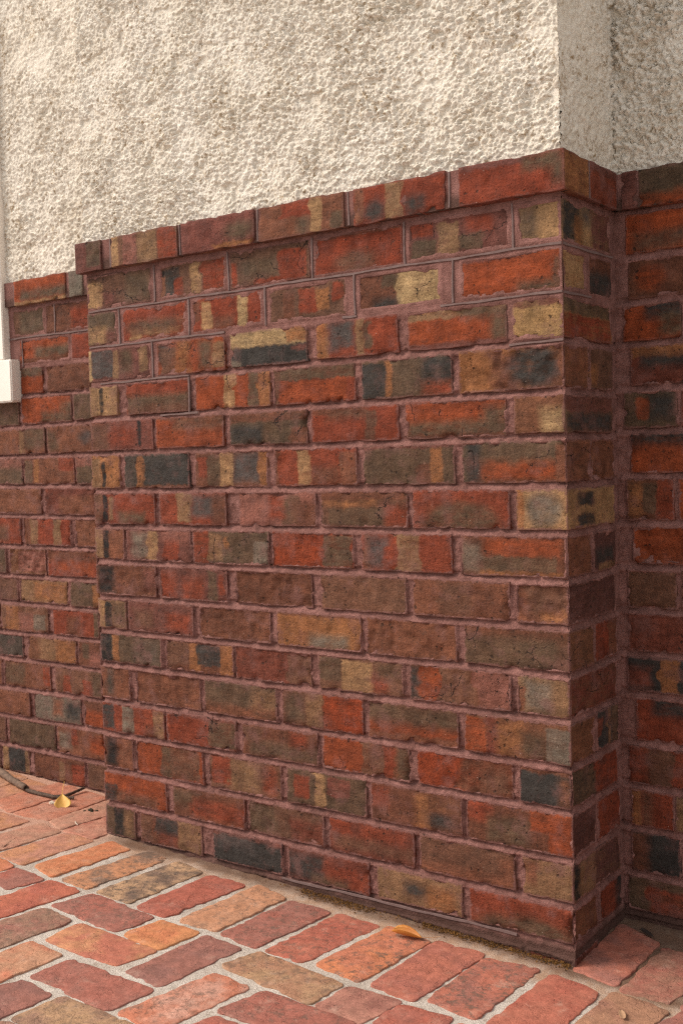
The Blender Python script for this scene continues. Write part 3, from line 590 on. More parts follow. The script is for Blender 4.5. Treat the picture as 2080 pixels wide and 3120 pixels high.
left['kind'] = 'thing'; right['kind'] = 'thing'
rects_front = []
for k, x0, x1, z0, z1, tilt, base, pt in FRONT:
    x0, x1, z0, z1 = (v/1000. for v in (x0, x1, z0, z1)); w, h = x1-x0, z1-z0
    endr = x1 > -.02; endl = x0 < -1.28
    d = .06
    if endl and k == 0: x0 += .004; w = x1-x0
    if endr: x1 = (.018 if k == 0 else .003)+RND.uniform(-.002, .0018); w = x1-x0
    if endr or endl: d = .228 if w < .16 else .112
    yf = -.021 if k == 0 else 0.
    lay(pier, 'capping_brick' if k == 0 else 'brick', (x0+x1)/2, yf, (z0+z1)/2, w, h, d, base, pt, .42 if k < 3 else min(.95, .5+.05*k), 0, tilt if k else 0., .0016)
    if k: rects_front.append((x0, x1, z0, z1))
rects_side = []
for k, sp in SIDE.items():
    base, _, pt = sp.partition(';')
    zz = [(z0/1000., z1/1000.) for kk, x0, x1, z0, z1, *_ in FRONT if kk == k][-1]
    y0, y1 = .112+.010-(.021 if k == 0 else 0), .112+.010+.112
    lay(pier, 'capping_brick' if k == 0 else 'brick', .018 if k == 0 else .003, (y0+y1)/2, (zz[0]+zz[1])/2, y1-y0, zz[1]-zz[0], .06, base, pt, .9, math.pi/2)
    if k: rects_side += [(0, .112, zz[0], zz[1]), (y0, y1, zz[0], zz[1])]
for k, x0, x1, z0, z1, tilt, base, pt in FRONT:
    if k % 2 and x1 > -20: rects_side.append((0, .228, z0/1000., z1/1000.))
# half-buried course at the foot of the pier
x = .003; rects_foot = []
for i, w in enumerate((.102, .228, .228, .228)):
    base = ('RB', 'B', 'D2', 'B')[i]
    lay(pier, 'brick', x-w/2, .0015, -1.503, w, .074, .112 if i == 0 else .06, base, '', 1., 0, 0, .001); rects_front.append((x-w, x, -1.54, -1.466)); x -= w+.012

def wall_bricks(parent, tab, bed, xlim, seed):
    rects = []; rr = random.Random(seed); keys = ['R', 'C', 'B', 'N', 'RB', 'O', 'G', 'M', 'A', 'N2', 'B2']
    for k, x0, x1, z0, z1, tilt, base, pt in tab:
        x0, x1, z0, z1 = (v/1000. for v in (x0, x1, z0, z1)); yf = DEPTH-(.016 if k == 0 else 0)
        lay(parent, 'capping_brick' if k == 0 else 'brick', (x0+x1)/2, yf, (z0+z1)/2, x1-x0, z1-z0, .06, base, pt, .35 if k < 4 else .85, 0, tilt)
        if k: rects.append((x0, x1, z0, z1))
    for k in range(0, 17):      # the courses carry on out of sight
        mine = [t for t in tab if t[0] == k]; z0, z1 = mine[0][3]/1000., mine[0][4]/1000.
        lo = min(t[1] for t in mine)/1000.; hi = max(t[2] for t in mine)/1000.
        def put(a, b):
            base = rr.choice(keys); pt = rr.choice(['', '', '0 .4 0 1 G s', '.5 1.1 .4 1.1 R s', '.3 .5 0 1 T3', '-.1 1.1 .5 1.1 N s'])
            lay(parent, 'capping_brick' if k == 0 else 'brick', (a+b)/2, DEPTH-(.016 if k == 0 else 0), (z0+z1)/2, b-a, z1-z0, .06, base, pt, .7)
            if k: rects.append((a, b, z0, z1))
        if xlim < -1:
            e = lo-.0115; stop = -1.92 if k < 3 else xlim
            while e-.12 > stop: put(e-.228, e); e -= .2395
        else:
            e = hi+.0115
            while e+.12 < xlim: put(e, e+.228); e += .2395
    return rects
rects_left = wall_bricks(left, LEFT, BED_LEFT, -2.5, 3)
rects_right = wall_bricks(right, RIGHT, BED_RIGHT, .62, 4)

# ------------------------------------------------------------------ mortar beds (real relief, cut away under the bricks)
def mortar_sheet(u0, u1, z0, z1, res, rects, bed, flush, place, seed, mat, parent, smear=1.):
    U, Zg = np.meshgrid(np.arange(u0, u1+res, res), np.arange(z0, z1+res, res)); nv, nu = U.shape
    sd = np.full(U.shape, .05)
    for a, b, c, d in rects:
        i0, i1 = max(0, int((a-u0-.02)/res)), min(nu, int((b-u0+.02)/res)+2); j0, j1 = max(0, int((c-z0-.02)/res)), min(nv, int((d-z0+.02)/res)+2)
        if i0 >= i1 or j0 >= j1: continue
        x, z = U[j0:j1, i0:i1], Zg[j0:j1, i0:i1]
        qx = np.abs(x-(a+b)/2)-(b-a)/2; qz = np.abs(z-(c+d)/2)-(d-c)/2
        s = np.hypot(np.maximum(qx, 0), np.maximum(qz, 0))+np.minimum(np.maximum(qx, qz), 0)
        sd[j0:j1, i0:i1] = np.minimum(sd[j0:j1, i0:i1], s)
    t = np.full(U.shape, .5); best = np.full(U.shape, 9.)
    for k, (a, b) in bed.items():
        df = Zg-(a+b*U); m_ = np.abs(df) < best; best = np.where(m_, np.abs(df), best); t = np.where(m_ & (np.abs(df) < .011), np.clip(df/.0125+.5, 0, 1), t)
    fl = flush(U, Zg)
    rec = .0070+.0034*fbm2(U*14, Zg*14, seed, 2)
    off = (rec*(.30+.95*t))*(1-fl)+(.0006)*fl
    off = off+(.0030*fbm2(U*85, Zg*85, seed+3, 3)+.0010*noise2(U*260, Zg*260, seed+5))*(1-.75*fl)
    off = off*(1-.0)+.0022*sstep(0, .0025, sd)*(t > .72)*(1-fl)*sstep(-.1, .3, noise2(U*24, Zg*24, seed+8))     # raked out under some bricks
    low = .24*sstep(.38, .75, -Zg); mk = sstep(.05-low, .42-low, fbm2(U*15, Zg*21, seed+9, 3))*smear
    reach = mk*(.0045+.0045*fbm2(U*70, Zg*70, seed+12, 3))+.0010*noise2(U*150, Zg*150, seed+21)-.0006+fl*.0024
    cov = sstep(-.0010, .0010, sd+reach)*(sd < 0)
    over = np.minimum(off, -.0009+.0008*noise2(U*240, Zg*240, seed+30))
    off = np.where(sd < 0, over*cov+off*(1-cov), off)
    off = off+(.012-off)*(1-sstep(-.009, -.0055, sd+np.maximum(reach, 0)))
    P = place(U, off, Zg+Z0).reshape(-1, 3); keep = (sd > -.015).ravel()
    f = grid_faces(nu, nv, keep); P, f = compact(P, f)
    o = link('mortar', mesh('mortar', P, f), mat, parent); return o
def flush_front(U, Z):
    a = sstep(-.205, -.19, Z); b = sstep(-.30, -.285, Z)*(1-sstep(-.98, -.93, U))*.9; c = sstep(-.30, -.27, Z)*sstep(-.14, -.10, U)
    f = sstep(-1.44, -1.452, Z)*sstep(-.8, -.7, U)*.8
    return np.clip(np.maximum(np.maximum(a, b), np.maximum(c*.8, f)), 0, 1)
mortar_sheet(-1.3075, .0005, -1.50, .004, .0026, rects_front, BED, flush_front, lambda U, o, Z: np.stack([U, o, Z], -1), 5, MM, pier)
mortar_sheet(.0025, DEPTH+.006, -1.50, .004, .003, rects_side, {k: (a, 0) for k, (a, b) in BED.items()}, lambda U, Z: np.clip(sstep(-.21, -.19, Z)+.3, 0, 1), lambda U, o, Z: np.stack([.003-o, U, Z], -1), 61, MM, pier, 1.3)
mortar_sheet(-2.12, -1.29, -1.48, .004, .003, rects_left, BED_LEFT, lambda U, Z: sstep(-.20, -.18, Z)*.9, lambda U, o, Z: np.stack([U, DEPTH+o, Z], -1), 91, MM, left)
mortar_sheet(-.004, .34, -1.52, .004, .003, rects_right, BED_RIGHT, lambda U, Z: sstep(-.20, -.15, Z)*.5, lambda U, o, Z: np.stack([U, DEPTH+o, Z], -1), 131, MM, right)
def core(parent, dims, mat, name='mortar_core'):
    v, f = box(*dims); return link(name, mesh(name, v, f, False), mat, parent, (0, 0, Z0))
core(pier, (-1.300, -.011, .0145, DEPTH+.0, -1.56, .003), MM)
core(left, (-2.9, -.66, DEPTH+.0145, DEPTH+.24, -1.56, .003), MM)
core(right, (-.655, 1.3, DEPTH+.0145, DEPTH+.24, -1.56, .003), MM)
core(pier, (-1.3215, .0135, -.0155, DEPTH-.002, .0045, .0765), MM, 'capping_mortar')
core(left, (-2.9, -.66, DEPTH-.0115, DEPTH+.23, .0045, .0765), MM, 'capping_mortar')
core(right, (-.655, 1.3, DEPTH-.0115, DEPTH+.23, .0045, .0765), MM, 'capping_mortar')

# ------------------------------------------------------------------ thin lime ribbons of the tuck pointing
def ribbon(parent, p0, p1, nrm, seed, wdt=.0048, proud=.0015):
    p0, p1, nrm = Vector(p0), Vector(p1), Vector(nrm); n_ = max(2, int((p1-p0).length/.02)); t = (p1-p0).normalized(); s = nrm.cross(t).normalized()
    V, F = [], []
    for i in range(n_+1):
        c = p0.lerp(p1, i/n_); q = i*.9+seed*3.7
        c = c+s*(.0009*math.sin(q*.5)+.0005*math.sin(q*1.7)); w_ = wdt*(1+.22*math.sin(q*1.13+seed)); h_ = proud*(1+.25*math.sin(q*.77))
        for a, b in ((-.5, -.8), (-.42, 1.), (.42, 1.), (.5, -.8)): V.append(tuple(c+s*w_*a+nrm*h_*b))
    for i in range(n_):
        for j in range(3): F.append((i*4+j, i*4+j+1, i*4+j+5, i*4+j+4))
    F += [(0, 1, 2, 3), (n_*4+3, n_*4+2, n_*4+1, n_*4)]
    return link('pointing_ribbon', mesh('pointing_ribbon', V, F, False), ML, parent, (0, 0, Z0))
def bz(k, x, B=BED): return B[k][0]+B[k][1]*x
for k, a, b in ((1, -1.305, .003), (2, -1.306, -.845), (2, -.507, -.47), (2, -.263, .003), (3, -1.27, -.962), (3, -.11, .003), (4, -1.062, -.937), (16, -.724, -.121)):
    ribbon(pier, (a, -.0005, bz(k, a)), (b, -.0005, bz(k, b)), (0, -1, 0), k+a)
for k, xs in {1: [-1.066, -.828, -.5845, -.345, -.0985], 2: [-1.194, -.956, -.7195, -.4745, -.2335], 3: [-1.082], 4: [-.964],}.items():
    for x in xs: ribbon(pier, (x, -.0005, bz(k, x)+.003), (x, -.0005, (bz(k-1, x)-.003) if k != 16 else bz(k, x)+.035), (0, -1, 0), x*9, .0042)
for x in (-1.2, -.961, -.723, -.472, -.228): ribbon(pier, (x, -.0160, .006), (x, -.0160, .076), (0, -1, 0), x*7, .0044)
for k in (1, 2): ribbon(pier, (.0035, .006, bz(k, 0)), (.0035, .24 if k == 1 else .13, bz(k, 0)), (1, 0, 0), k+.5)
ribbon(pier, (.0165, .1, .006), (.0165, .1, .076), (1, 0, 0), 3.3, .0044)
for k, a, b in ((1, -1.985, -1.325),): ribbon(left, (a, DEPTH-.0005, bz(k, a, BED_LEFT)), (b, DEPTH-.0005, bz(k, b, BED_LEFT)), (0, -1, 0), 2.2)
for x, z0, z1, y in ((-1.905, .006, .076, DEPTH-.0120), (-1.606, .006, .076, DEPTH-.0120), (-1.739, -.09, -.006, DEPTH-.0005), (-1.893, -.18, -.1, DEPTH-.0005)): ribbon(left, (x, y, z0), (x, y, z1), (0, -1, 0), x*5, .0044)

# ------------------------------------------------------------------ roughcast
def roughcast(parent, u0, u1, z0, z1, res, place, seed, amp=1., seam=None):
    U, Zg = np.meshgrid(np.linspace(u0, u1, int((u1-u0)/res)+1), np.arange(z0, z1+res, res)); nv, nu = U.shape
    wx, wz = .0016*noise2(U*160, Zg*160, seed+1), .0016*noise2(U*160, Zg*160, seed+2)
    big = domes((U+wx)/.0098, (Zg+wz)/.0086, seed+10, .5); mid = domes((U+wx)/.0062, (Zg+wz)/.0056, seed+14, .6); sm = domes((U+wz)/.0038, (Zg-wx)/.0035, seed+20, .7)
    lum = fbm2(U*7, Zg*7, seed+30, 3); pt = np.clip(.95+.7*lum+.55*fbm2(U*19, Zg*19, seed+33, 2), .16, 1.75)
    h_ = amp*(pt*(.0060*big+.0050*mid+.0028*sm)+.0013*fbm2(U*230, Zg*230, seed+40, 2)+.0014*lum)
    pits = sstep(.30, .48, fbm2(U*34, Zg*34, seed+50, 3))*.0060*amp; h_ = h_-pits
    # ragged lower hem dying onto the capping bricks
    hem = sstep(0, .022, Zg-z0+.004*noise2(U*60, Zg*0, seed+60)); h_ = h_*(.55+.45*hem)+.001
    zz = Zg.copy(); zz[0] = z0-.0015+.0035*noise2(U[0]*75, U[0]*0, seed+70)
    P = place(U, h_, zz+Z0).reshape(-1, 3)
    return link('roughcast', mesh('roughcast', P, grid_faces(nu, nv)), MR, parent)
TOP = .82
roughcast(pier, -1.311, .004, .0775, TOP, .0017, lambda U, h_, Z: np.stack([U, -h_+.002, Z], -1), 200)
roughcast(pier, -.003, DEPTH+.004, .0775, TOP, .0030, lambda U, h_, Z: np.stack([.002+h_, U, Z], -1), 300, .62)
roughcast(left, -2.08, -1.305, .0775, 1.0, .0026, lambda U, h_, Z: np.stack([U, DEPTH-h_+.002, Z], -1), 400, .85)
roughcast(right, -.002, .42, .0775, TOP, .0024, lambda U, h_, Z: np.stack([U, DEPTH-h_+.002, Z], -1), 500, 1.7)
core(pier, (-1.309, .001, .0045, DEPTH-.001, .078, 2.2), MR, 'roughcast_body')
core(left, (-2.9, -.66, DEPTH+.0045, DEPTH+.22, .078, 2.2), MR, 'roughcast_body')
core(right, (-.655, 1.3, DEPTH+.0045, DEPTH+.22, .078, 2.2), MR, 'roughcast_body')

# ------------------------------------------------------------------ window at the left edge
def bevel_box(x0, x1, y0, y1, z0, z1, r=.003):
    import bmesh
    bm = bmesh.new(); v, f = box(x0, x1, y0, y1, z0, z1); vs = [bm.verts.new(q) for q in v]; [bm.faces.new([vs[i] for i in q]) for q in f]
    bmesh.ops.recalc_face_normals(bm, faces=bm.faces); bmesh.ops.bevel(bm, geom=bm.edges[:], offset=r, segments=2, affect='EDGES')
    me = bpy.data.meshes.new('part'); bm.to_mesh(me); bm.free(); me.polygons.foreach_set('use_smooth', [False]*len(me.polygons)); return me
win = empty('window', None, None, (0, 0, Z0)); win.parent = left
yb = DEPTH+.06
link('window_frame', bevel_box(-2.05, -1.954, DEPTH-.024, yb, -.156, 1.30), MW, win)
link('window_frame', bevel_box(-2.86, -2.764, DEPTH-.024, yb, -.156, 1.30), MW, win)
link('window_frame', bevel_box(-2.763, -2.051, DEPTH-.024, yb, 1.205, 1.30), MW, win)
link('window_sill', bevel_box(-2.90, -1.912, DEPTH-.033, yb, -.286, -.157, .004), MW, win)
link('pane', bevel_box(-2.763, -2.051, DEPTH+.008, DEPTH+.012, -.156, 1.204, .0005), MGL, win)

# ------------------------------------------------------------------ paving
def gz(x, y):
    yc = np.clip(y, -.3, .3); xc = np.clip(x, -3, 1.5); return (GB[0]+Z0)+GB[1]*xc+GB[2]*np.clip(y, -1.5, .3)+GB[3]*xc*yc
xs = np.concatenate([np.linspace(-30, -2.7, 20), np.arange(-2.68, .74, .0085), np.linspace(.78, 30, 20)])
ys = np.concatenate([np.linspace(-30, -1.15, 20), np.arange(-1.12, .27, .0085), [.3, .45]])
U, V_ = np.meshgrid(xs, ys)
fine = (np.abs(U+.97) < 1.75) & (V_ > -1.16)
hh = -.0026+(.0018*fbm2(U*20, V_*20, 71, 3)+.0010*noise2(U*140, V_*140, 72))*fine+.0030*fine*fbm2(U*42, V_*42, 77, 3)*sstep(-.10, -.05, V_)*(U > -1.31)*(U < .0)
# haunch of mortar against the walls
dw = np.where((U > -1.31) & (U < .003), np.where(V_ < 0, -V_, .0), np.minimum(DEPTH-V_, np.where(V_ > 0, np.minimum(np.abs(U+1.31), np.abs(U-.003)), 9)))
dw = np.where((U > -1.31) & (U < .003) & (V_ >= 0), 0, dw)
hh = hh+np.where(U > .003, .003, .004)*np.exp(-np.maximum(dw, 0)/.02)*(.7+.5*fbm2(U*18, V_*18, 75, 2))*fine
P = np.stack([U, V_, hh+gz(U, V_)], -1).reshape(-1, 3)
def ground_material():
    m_ = mortar_material('paving_mortar', (.52, .47, .42), (.43, .38, .33), (.31, .25, .20), .8); n = NT(m_); b = n.n['Principled BSDF']; M = n.math
    c0 = b.inputs['Base Color'].links[0].from_socket; co = n.node('ShaderNodeTexCoord').outputs['Object']; s = n.node('ShaderNodeSeparateXYZ'); n.l.new(co, s.inputs[0])
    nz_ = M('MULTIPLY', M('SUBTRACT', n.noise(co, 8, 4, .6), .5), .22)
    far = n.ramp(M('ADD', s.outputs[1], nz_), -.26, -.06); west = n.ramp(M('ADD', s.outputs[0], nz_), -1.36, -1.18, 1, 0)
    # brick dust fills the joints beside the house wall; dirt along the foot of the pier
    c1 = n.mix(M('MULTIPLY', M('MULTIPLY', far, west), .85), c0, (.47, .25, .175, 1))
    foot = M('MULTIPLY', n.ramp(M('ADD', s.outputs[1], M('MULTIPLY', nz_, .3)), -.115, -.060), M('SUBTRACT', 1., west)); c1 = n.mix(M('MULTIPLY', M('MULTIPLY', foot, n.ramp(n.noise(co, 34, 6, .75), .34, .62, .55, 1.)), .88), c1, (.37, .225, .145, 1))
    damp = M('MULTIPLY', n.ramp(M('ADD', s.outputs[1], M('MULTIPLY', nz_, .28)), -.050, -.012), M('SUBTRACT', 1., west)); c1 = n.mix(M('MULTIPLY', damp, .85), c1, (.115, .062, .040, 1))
    grime = n.ramp(n.noise(co, 26, 6, .75), .52, .66); c1 = n.mix(M('MULTIPLY', grime, .45), c1, (.24, .175, .13, 1))
    n.l.new(c1, b.inputs['Base Color']); return m_
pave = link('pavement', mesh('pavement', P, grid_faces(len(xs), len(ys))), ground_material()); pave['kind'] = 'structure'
def paver_mesh(poly, seed):
    c = np.array(poly).mean(0); q = np.array(poly)-c; n_ = len(q); out = []; r = .009
    for i in range(n_):
        p, a, b = q[i], q[i-1], q[(i+1) % n_]; da, db = (a-p), (b-p); la, lb = np.linalg.norm(da), np.linalg.norm(db); rr = min(r, la*.3, lb*.3)
        s, e = p+da/la*rr, p+db/lb*rr
        for t in (0, .35, .65, 1): out.append((1-t)**2*s+2*t*(1-t)*p+t*t*e)
        nb = q[(i+1) % n_]; L_ = np.linalg.norm(nb-p)-2*rr; k = max(2, int(L_/.011)); d_ = (nb-p)/np.linalg.norm(nb-p)
        for j in range(1, k): out.append(e+d_*L_*j/k)
    O = np.array(out); m_ = len(O); N = np.roll(O, -1, 0)-np.roll(O, 1, 0); N = np.stack([N[:, 1], -N[:, 0]], -1); N /= np.linalg.norm(N, axis=1)[:, None]
    area = sum(q[i][0]*q[(i+1) % n_][1]-q[(i+1) % n_][0]*q[i][1] for i in range(n_))
    if area < 0: N = -N
    x, y = O.T+np.array([[seed*3.1], [seed*1.7]])
    O = O+N*(.0045+.0022*noise2(x*38, y*38, 5)+.0021*noise2(x*130, y*130, 6)-np.clip(noise2(x*55, y*55, 7)-.35, 0, 1)*.009)[:, None]
    rings = [(0., -.028), (0., -.0010), (.0008, -.0003), (.0024, 0.), (-.8, .0003), (-.45, .0005), (-.12, .0006)]; V, F = [], []
    for ins, z in rings:
        Q = O*(1-ins/np.linalg.norm(O, axis=1))[:, None] if ins >= 0 else (O*(1-.0045/np.linalg.norm(O, axis=1))[:, None])*-ins
        hz = .0007*noise2(Q[:, 0]*60+seed, Q[:, 1]*60, 9)
        V += [(a, b, z+(h_ if z > -.01 else 0)) for (a, b), h_ in zip(Q, hz)]
    for k in range(len(rings)-1):
        for i in range(m_):
            j = (i+1) % m_; t = (k*m_+i, k*m_+j, (k+1)*m_+j, (k+1)*m_+i); F.append(t if area > 0 else t[::-1])
    V.append((0, 0, .0014)); q0 = (len(rings)-1)*m_; cc = len(V)-1; F += [(q0+i, q0+(i+1) % m_, cc) if area > 0 else (q0+(i+1) % m_, q0+i, cc) for i in range(m_)]
    return mesh('paver', V, F), c
def add_paver(poly, a, b, stain):
    me, c = paver_mesh(poly, RND.random()*30)
    o = link('paver', me, MP, pave, (c[0], c[1], float(gz(*c))+RND.uniform(-.0006, .0012)), (float(gz(c[0], c[1]+.05)-gz(c[0], c[1]-.05))*10+RND.uniform(-.005, .005), -float(gz(c[0]+.05, c[1])-gz(c[0]-.05, c[1]))*10+RND.uniform(-.005, .005), 0))
    o['seed'] = RND.random()*10; o['tone_a'] = list(PAVE[a]); o['tone_b'] = list(PAVE[b]); o['stain'] = (.12, .55, .75, .95)[stain]
taken = []
for poly, a, b, r in PAVERS:
    poly = [(x/1000., y/1000.+(.013 if -.1 < y/1000. < -.028 and x < 0 and x > -1300 else 0)) for x, y in poly]; add_paver(poly, a, b, r)
    xs_, ys_ = zip(*poly); taken.append((min(xs_), max(xs_), min(ys_), max(ys_)))
rr = random.Random(5); kinds = ['rd', 'rd2', 'rd4', 'mv', 'or', 'o2', 'br3', 'tn2', 'o5', 'pk3']
def free(x0, x1, y0, y1):
    if x1 > -1.31 and x0 < .003 and y1 > -.03: return False
    if y1 > DEPTH: return False
    return all(x1 < a-.004 or x0 > b+.004 or y1 < c-.004 or y0 > d+.004 for a, b, c, d in taken)
for (px, py, w, h, X0, X1, Y0, Y1) in ((.1205, .228, .108, .216, -2.6, .9, -.30, .25), (.232, .108, .217, .097, -2.4, 1.0, -1.20, -.30), (.1205, .228, .108, .216, -2.6, .9, -1.3, -.3)):
    y = Y1-h
    while y > Y0-.1:
        x = X0
        while x < X1:
            if free(x, x+w, y, y+h):
                add_paver([(x, y), (x, y+h), (x+w, y+h), (x+w, y)], rr.choice(kinds), rr.choice(kinds), 0); taken.append((x, x+w, y, y+h))
            x += px
        y -= py

# ------------------------------------------------------------------ small things lying on the paving
def tube(pts, rad, seg=8, seed=0, hollow=None):
    pts = [Vector(p) for p in pts]; V, F = [], []
    # resample with wobble
    P = []
    for i in range(len(pts)-1):
        for t in np.linspace(0, 1, 7)[:-1]: P.append((pts[i].lerp(pts[i+1], t), rad[i]+(rad[i+1]-rad[i])*t))
    P.append((pts[-1], rad[-1])); rg = random.Random(seed); n_ = len(P)
    for i, (p, r) in enumerate(P):
        t = (P[min(i+1, n_-1)][0]-P[max(i-1, 0)][0]).normalized(); a = t.cross(Vector((0, 0, 1))).normalized(); b = a.cross(t)
        for k in range(seg):
            q = 2*math.pi*k/seg; rr_ = r*(1+rg.uniform(-.14, .14)); V.append(tuple(p+a*math.cos(q)*rr_+b*math.sin(q)*rr_))
    for i in range(n_-1):
        for k in range(seg): F.append((i*seg+k, i*seg+(k+1) % seg, (i+1)*seg+(k+1) % seg, (i+1)*seg+k))
    F.append(tuple(range(seg)))
    e = (n_-1)*seg
    if hollow:
        p, r = P[-1]; t = (p-P[-2][0]).normalized(); s0 = len(V)
        for k in range(seg): q = Vector(V[e+k]); V.append(tuple(p+(q-p)*.62))
        for k in range(seg): q = Vector(V[e+k]); V.append(tuple(p+(q-p)*.55-t*.012))
        for k in range(seg):
            k2 = (k+1) % seg; F.append((e+k, e+k2, s0+k2, s0+k)); F.append((s0+k, s0+k2, s0+seg+k2, s0+seg+k))
        F.append(tuple(range(s0+seg, s0+2*seg)))
    else: F.append(tuple(range(e+seg-1, e-1, -1)))
    return mesh('stick', V, F)
def thing(o, label, cat, group=None):
    o['label'] = label; o['category'] = cat
    if group: o['group'] = group
    return o
MST = plain('grey_brown_bark', (.19, .125, .09), (.10, .068, .052), 90, .85, .2, .001); MTW = plain('dark_twig_bark', (.13, .085, .062), (.045, .032, .026), 120, .85, .2, .001)
def gp(x, y, dz=0.): return (x, y, float(gz(x, y))+dz)
thing(link('stick', tube([gp(-2.20, .238, .020), gp(-2.01, .190, .0165), gp(-1.90, .153, .013), gp(-1.80, .124, .0115)], [.0115, .0112, .0105, .0095], 10, 2, True), MST), 'thick grey-brown broken stick with a hollow end lying by the left wall', 'stick')
tw = thing(link('twig', tube([gp(-1.795, .122, .006), gp(-1.735, .119, .007), gp(-1.676, .125, .006), gp(-1.655, .152, .007), gp(-1.667, .231, .012)], [.0055, .0058, .006, .005, .0038], 8, 3), MTW), 'thin dark bent twig lying between the thick stick and the pier', 'twig')
link('side_shoot', tube([gp(-1.676, .125, .007), gp(-1.645, .133, .007), gp(-1.618, .150, .008)], [.0048, .0046, .004], 7, 4), MTW, tw)

def leaf(name, outline, curl, mat, loc, rotz, scale=1., lift=.002, tip=0.):
    """outline: half profile (along, half width); built as a cupped sheet with thickness"""
    n_, m_ = len(outline), 8; V, F = [], []
    for a, hw in outline:
        for k in range(m_+1):
            s = k/m_*2-1; V.append((s*hw*math.cos(curl*abs(s)*.8), a, abs(s)**1.6*hw*math.sin(curl)*.9+tip*a*a))
    for i in range(n_-1):
        for k in range(m_): q = i*(m_+1)+k; F.append((q, q+1, q+m_+2, q+m_+1))
    t = len(V); V += [(x, y, z-.0005) for x, y, z in V]; nf = len(F); F += [tuple(i+t for i in f[::-1]) for f in F[:nf]]
    rim = [k for k in range(m_+1)]+[i*(m_+1)+m_ for i in range(1, n_)]+[(n_-1)*(m_+1)+k for k in range(m_-1, -1, -1)]+[i*(m_+1) for i in range(n_-2, 0, -1)]
    for i in range(len(rim)): a, b = rim[i], rim[(i+1) % len(rim)]; F.append((b, a, a+t, b+t))
    o = link(name, mesh('leaf', [(x*scale, y*scale, z*scale) for x, y, z in V], F), mat, None, (loc[0], loc[1], float(gz(loc[0], loc[1]))+lift), (0, 0, rotz)); return o
MY = plain('yellow_leaf', (.72, .44, .13), (.62, .34, .08), 50, .55, .3, .0004); MO = plain('amber_leaf', (.55, .235, .045), (.42, .15, .03), 40, .5, .35, .0005); MD = plain('dry_leaf', (.45, .28, .17), (.34, .20, .12), 60, .7, .2, .0005); MK = plain('dead_dark_leaf', (.05, .035, .028), (.03, .02, .017), 60, .7, .2, .0005)
fan = [(0, .0012), (.006, .005), (.014, .0115), (.024, .0185), (.032, .0225), (.038, .0215), (.0415, .017), (.0425, .010)]
g1 = thing(leaf('fallen_leaf', fan, .42, MY, gp(-1.612, .103), -2.25, 1.12, .030, -1.5), 'small yellow fan-shaped leaf lying beside the bent twig', 'leaf')
g1.rotation_euler = (math.radians(-36), 0, -2.25)
link('leaf_stalk', tube([(0, .001, .0005), (-.003, -.018, .004), (-.008, -.036, .011)], [.0009, .0008, .0007], 6, 8), MY, g1)
oval = [(0, .001), (.006, .006), (.015, .0125), (.027, .0165), (.038, .0165), (.047, .0125), (.053, .006), (.056, .001)]
g2 = thing(leaf('fallen_leaf', oval, 1.05, MO, gp(-.302, -.069), 1.85, 1.15, .006, 2.0), 'curled amber leaf lying against the foot of the pier', 'leaf')
link('leaf_stalk', tube([(0, .001, .001), (.004, -.02, .0015), (.012, -.035, .002)], [.0012, .001, .0009], 6, 9), MD, g2)
nar = [(0, .001), (.004, .0035), (.011, .006), (.02, .0068), (.028, .0062), (.033, .005), (.0345, .0035)]
thing(leaf('fallen_leaf', nar, .35, MD, gp(.139, -.106), 3.65, .95, .004, 1.), 'tiny pale dry leaf lying on the brown paver at bottom right', 'leaf')
thing(leaf('fallen_leaf', nar, .7, MK, gp(.085, .196), 1.2, 1.0, .003, 4.), 'dark shrivelled leaf at the foot of the right-hand wall', 'leaf')
def pebble(name, loc, r, mat, seed):
    import bmesh
    bm = bmesh.new(); bmesh.ops.create_icosphere(bm, subdivisions=2, radius=r); rg = random.Random(seed)
    for v in bm.verts: v.co *= 1+rg.uniform(-.18, .18); v.co.z *= .65
    me = bpy.data.meshes.new('pebble'); bm.to_mesh(me); bm.free(); return link(name, me, mat, None, (loc[0], loc[1], loc[2]+r*.5))
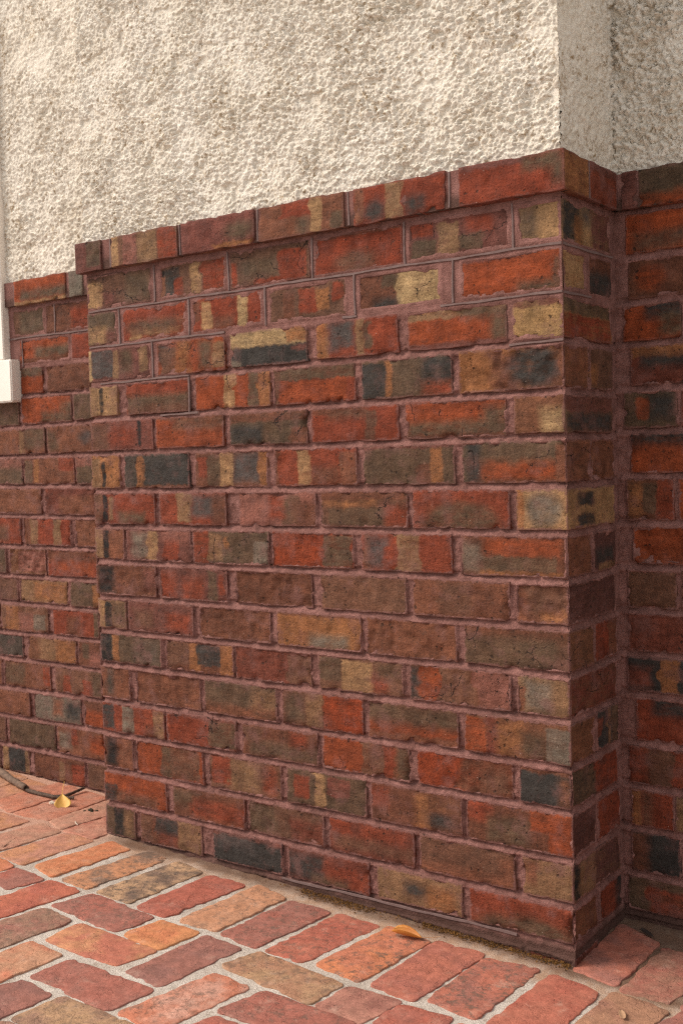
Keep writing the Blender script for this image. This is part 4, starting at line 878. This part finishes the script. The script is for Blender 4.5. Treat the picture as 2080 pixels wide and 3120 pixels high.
MPB = plain('pale_stone', (.62, .55, .46), (.5, .42, .34), 90, .85, .2, .001); MCB = plain('moss_crumb', (.07, .062, .04), (.035, .03, .022), 120, .9, .1, .002)
pb = pebble('pebble', gp(-1.639, .086), .0075, MPB, 1); thing(pb, 'small pale stone chip on the paving left of the yellow leaf', 'stone chip')
pebble('chip', (0, 0, 0), .005, MPB, 2).parent = pb; bpy.data.objects['chip'].location = (.009, .004, -.001)
cb = thing(pebble('debris', gp(-1.4985, .1067), .0075, MCB, 3), 'dark crumb of dried moss on the paving right of the yellow leaf', 'moss crumb')
for i, (x, y) in enumerate(((.012, -.006), (-.012, -.012), (.016, .008))):
    q = pebble('crumb', (0, 0, 0), .0048, MCB, 5+i); q.parent = cb; q.location = (x, y, -.002)
thing(link('splinter', tube([gp(-1.452, .012, .003), gp(-1.438, .0015, .004), gp(-1.424, -.004, .003)], [.0012, .0016, .0009], 6, 12), MPB), 'thin pale splinter lying on the paving near the pier corner', 'splinter')
# moss and dirt gathered along the foot of the pier
V, F = [], []; rg = random.Random(11)
for i in range(1900):
    while True:
        x = rg.uniform(-.72, -.004); d_ = abs(x+.56) < .1 or abs(x+.23) < .11 or x > -.13
        if d_ or rg.random() < .10: break
    y = -abs(rg.gauss(.003, .008))-.002; 
    if abs(x+.56) < .09: y *= 1.5
    r = rg.uniform(.0010, .0028); z = float(gz(x, y))+.0005+.004*math.exp(-(-y)/.02)+rg.uniform(-.002, .002); s = len(V)
    for k in range(4): q = rg.random()*6.28; V.append((x+r*math.cos(k*2.09+q), y+r*math.sin(k*2.09+q), z-r*.2) if k < 3 else (x+rg.uniform(-r, r)*.4, y+rg.uniform(-r, r)*.4, z+r))
    F += [(s, s+1, s+3), (s+1, s+2, s+3), (s+2, s, s+3)]
MMO = plain('brown_moss', (.17, .082, .024), (.09, .045, .016), 60, .95, .1, .001)
mo = link('moss', mesh('moss', V, F, False), MMO); mo['kind'] = 'stuff'; mo['label'] = 'rusty brown moss growing along the foot of the pier'; mo['category'] = 'moss'
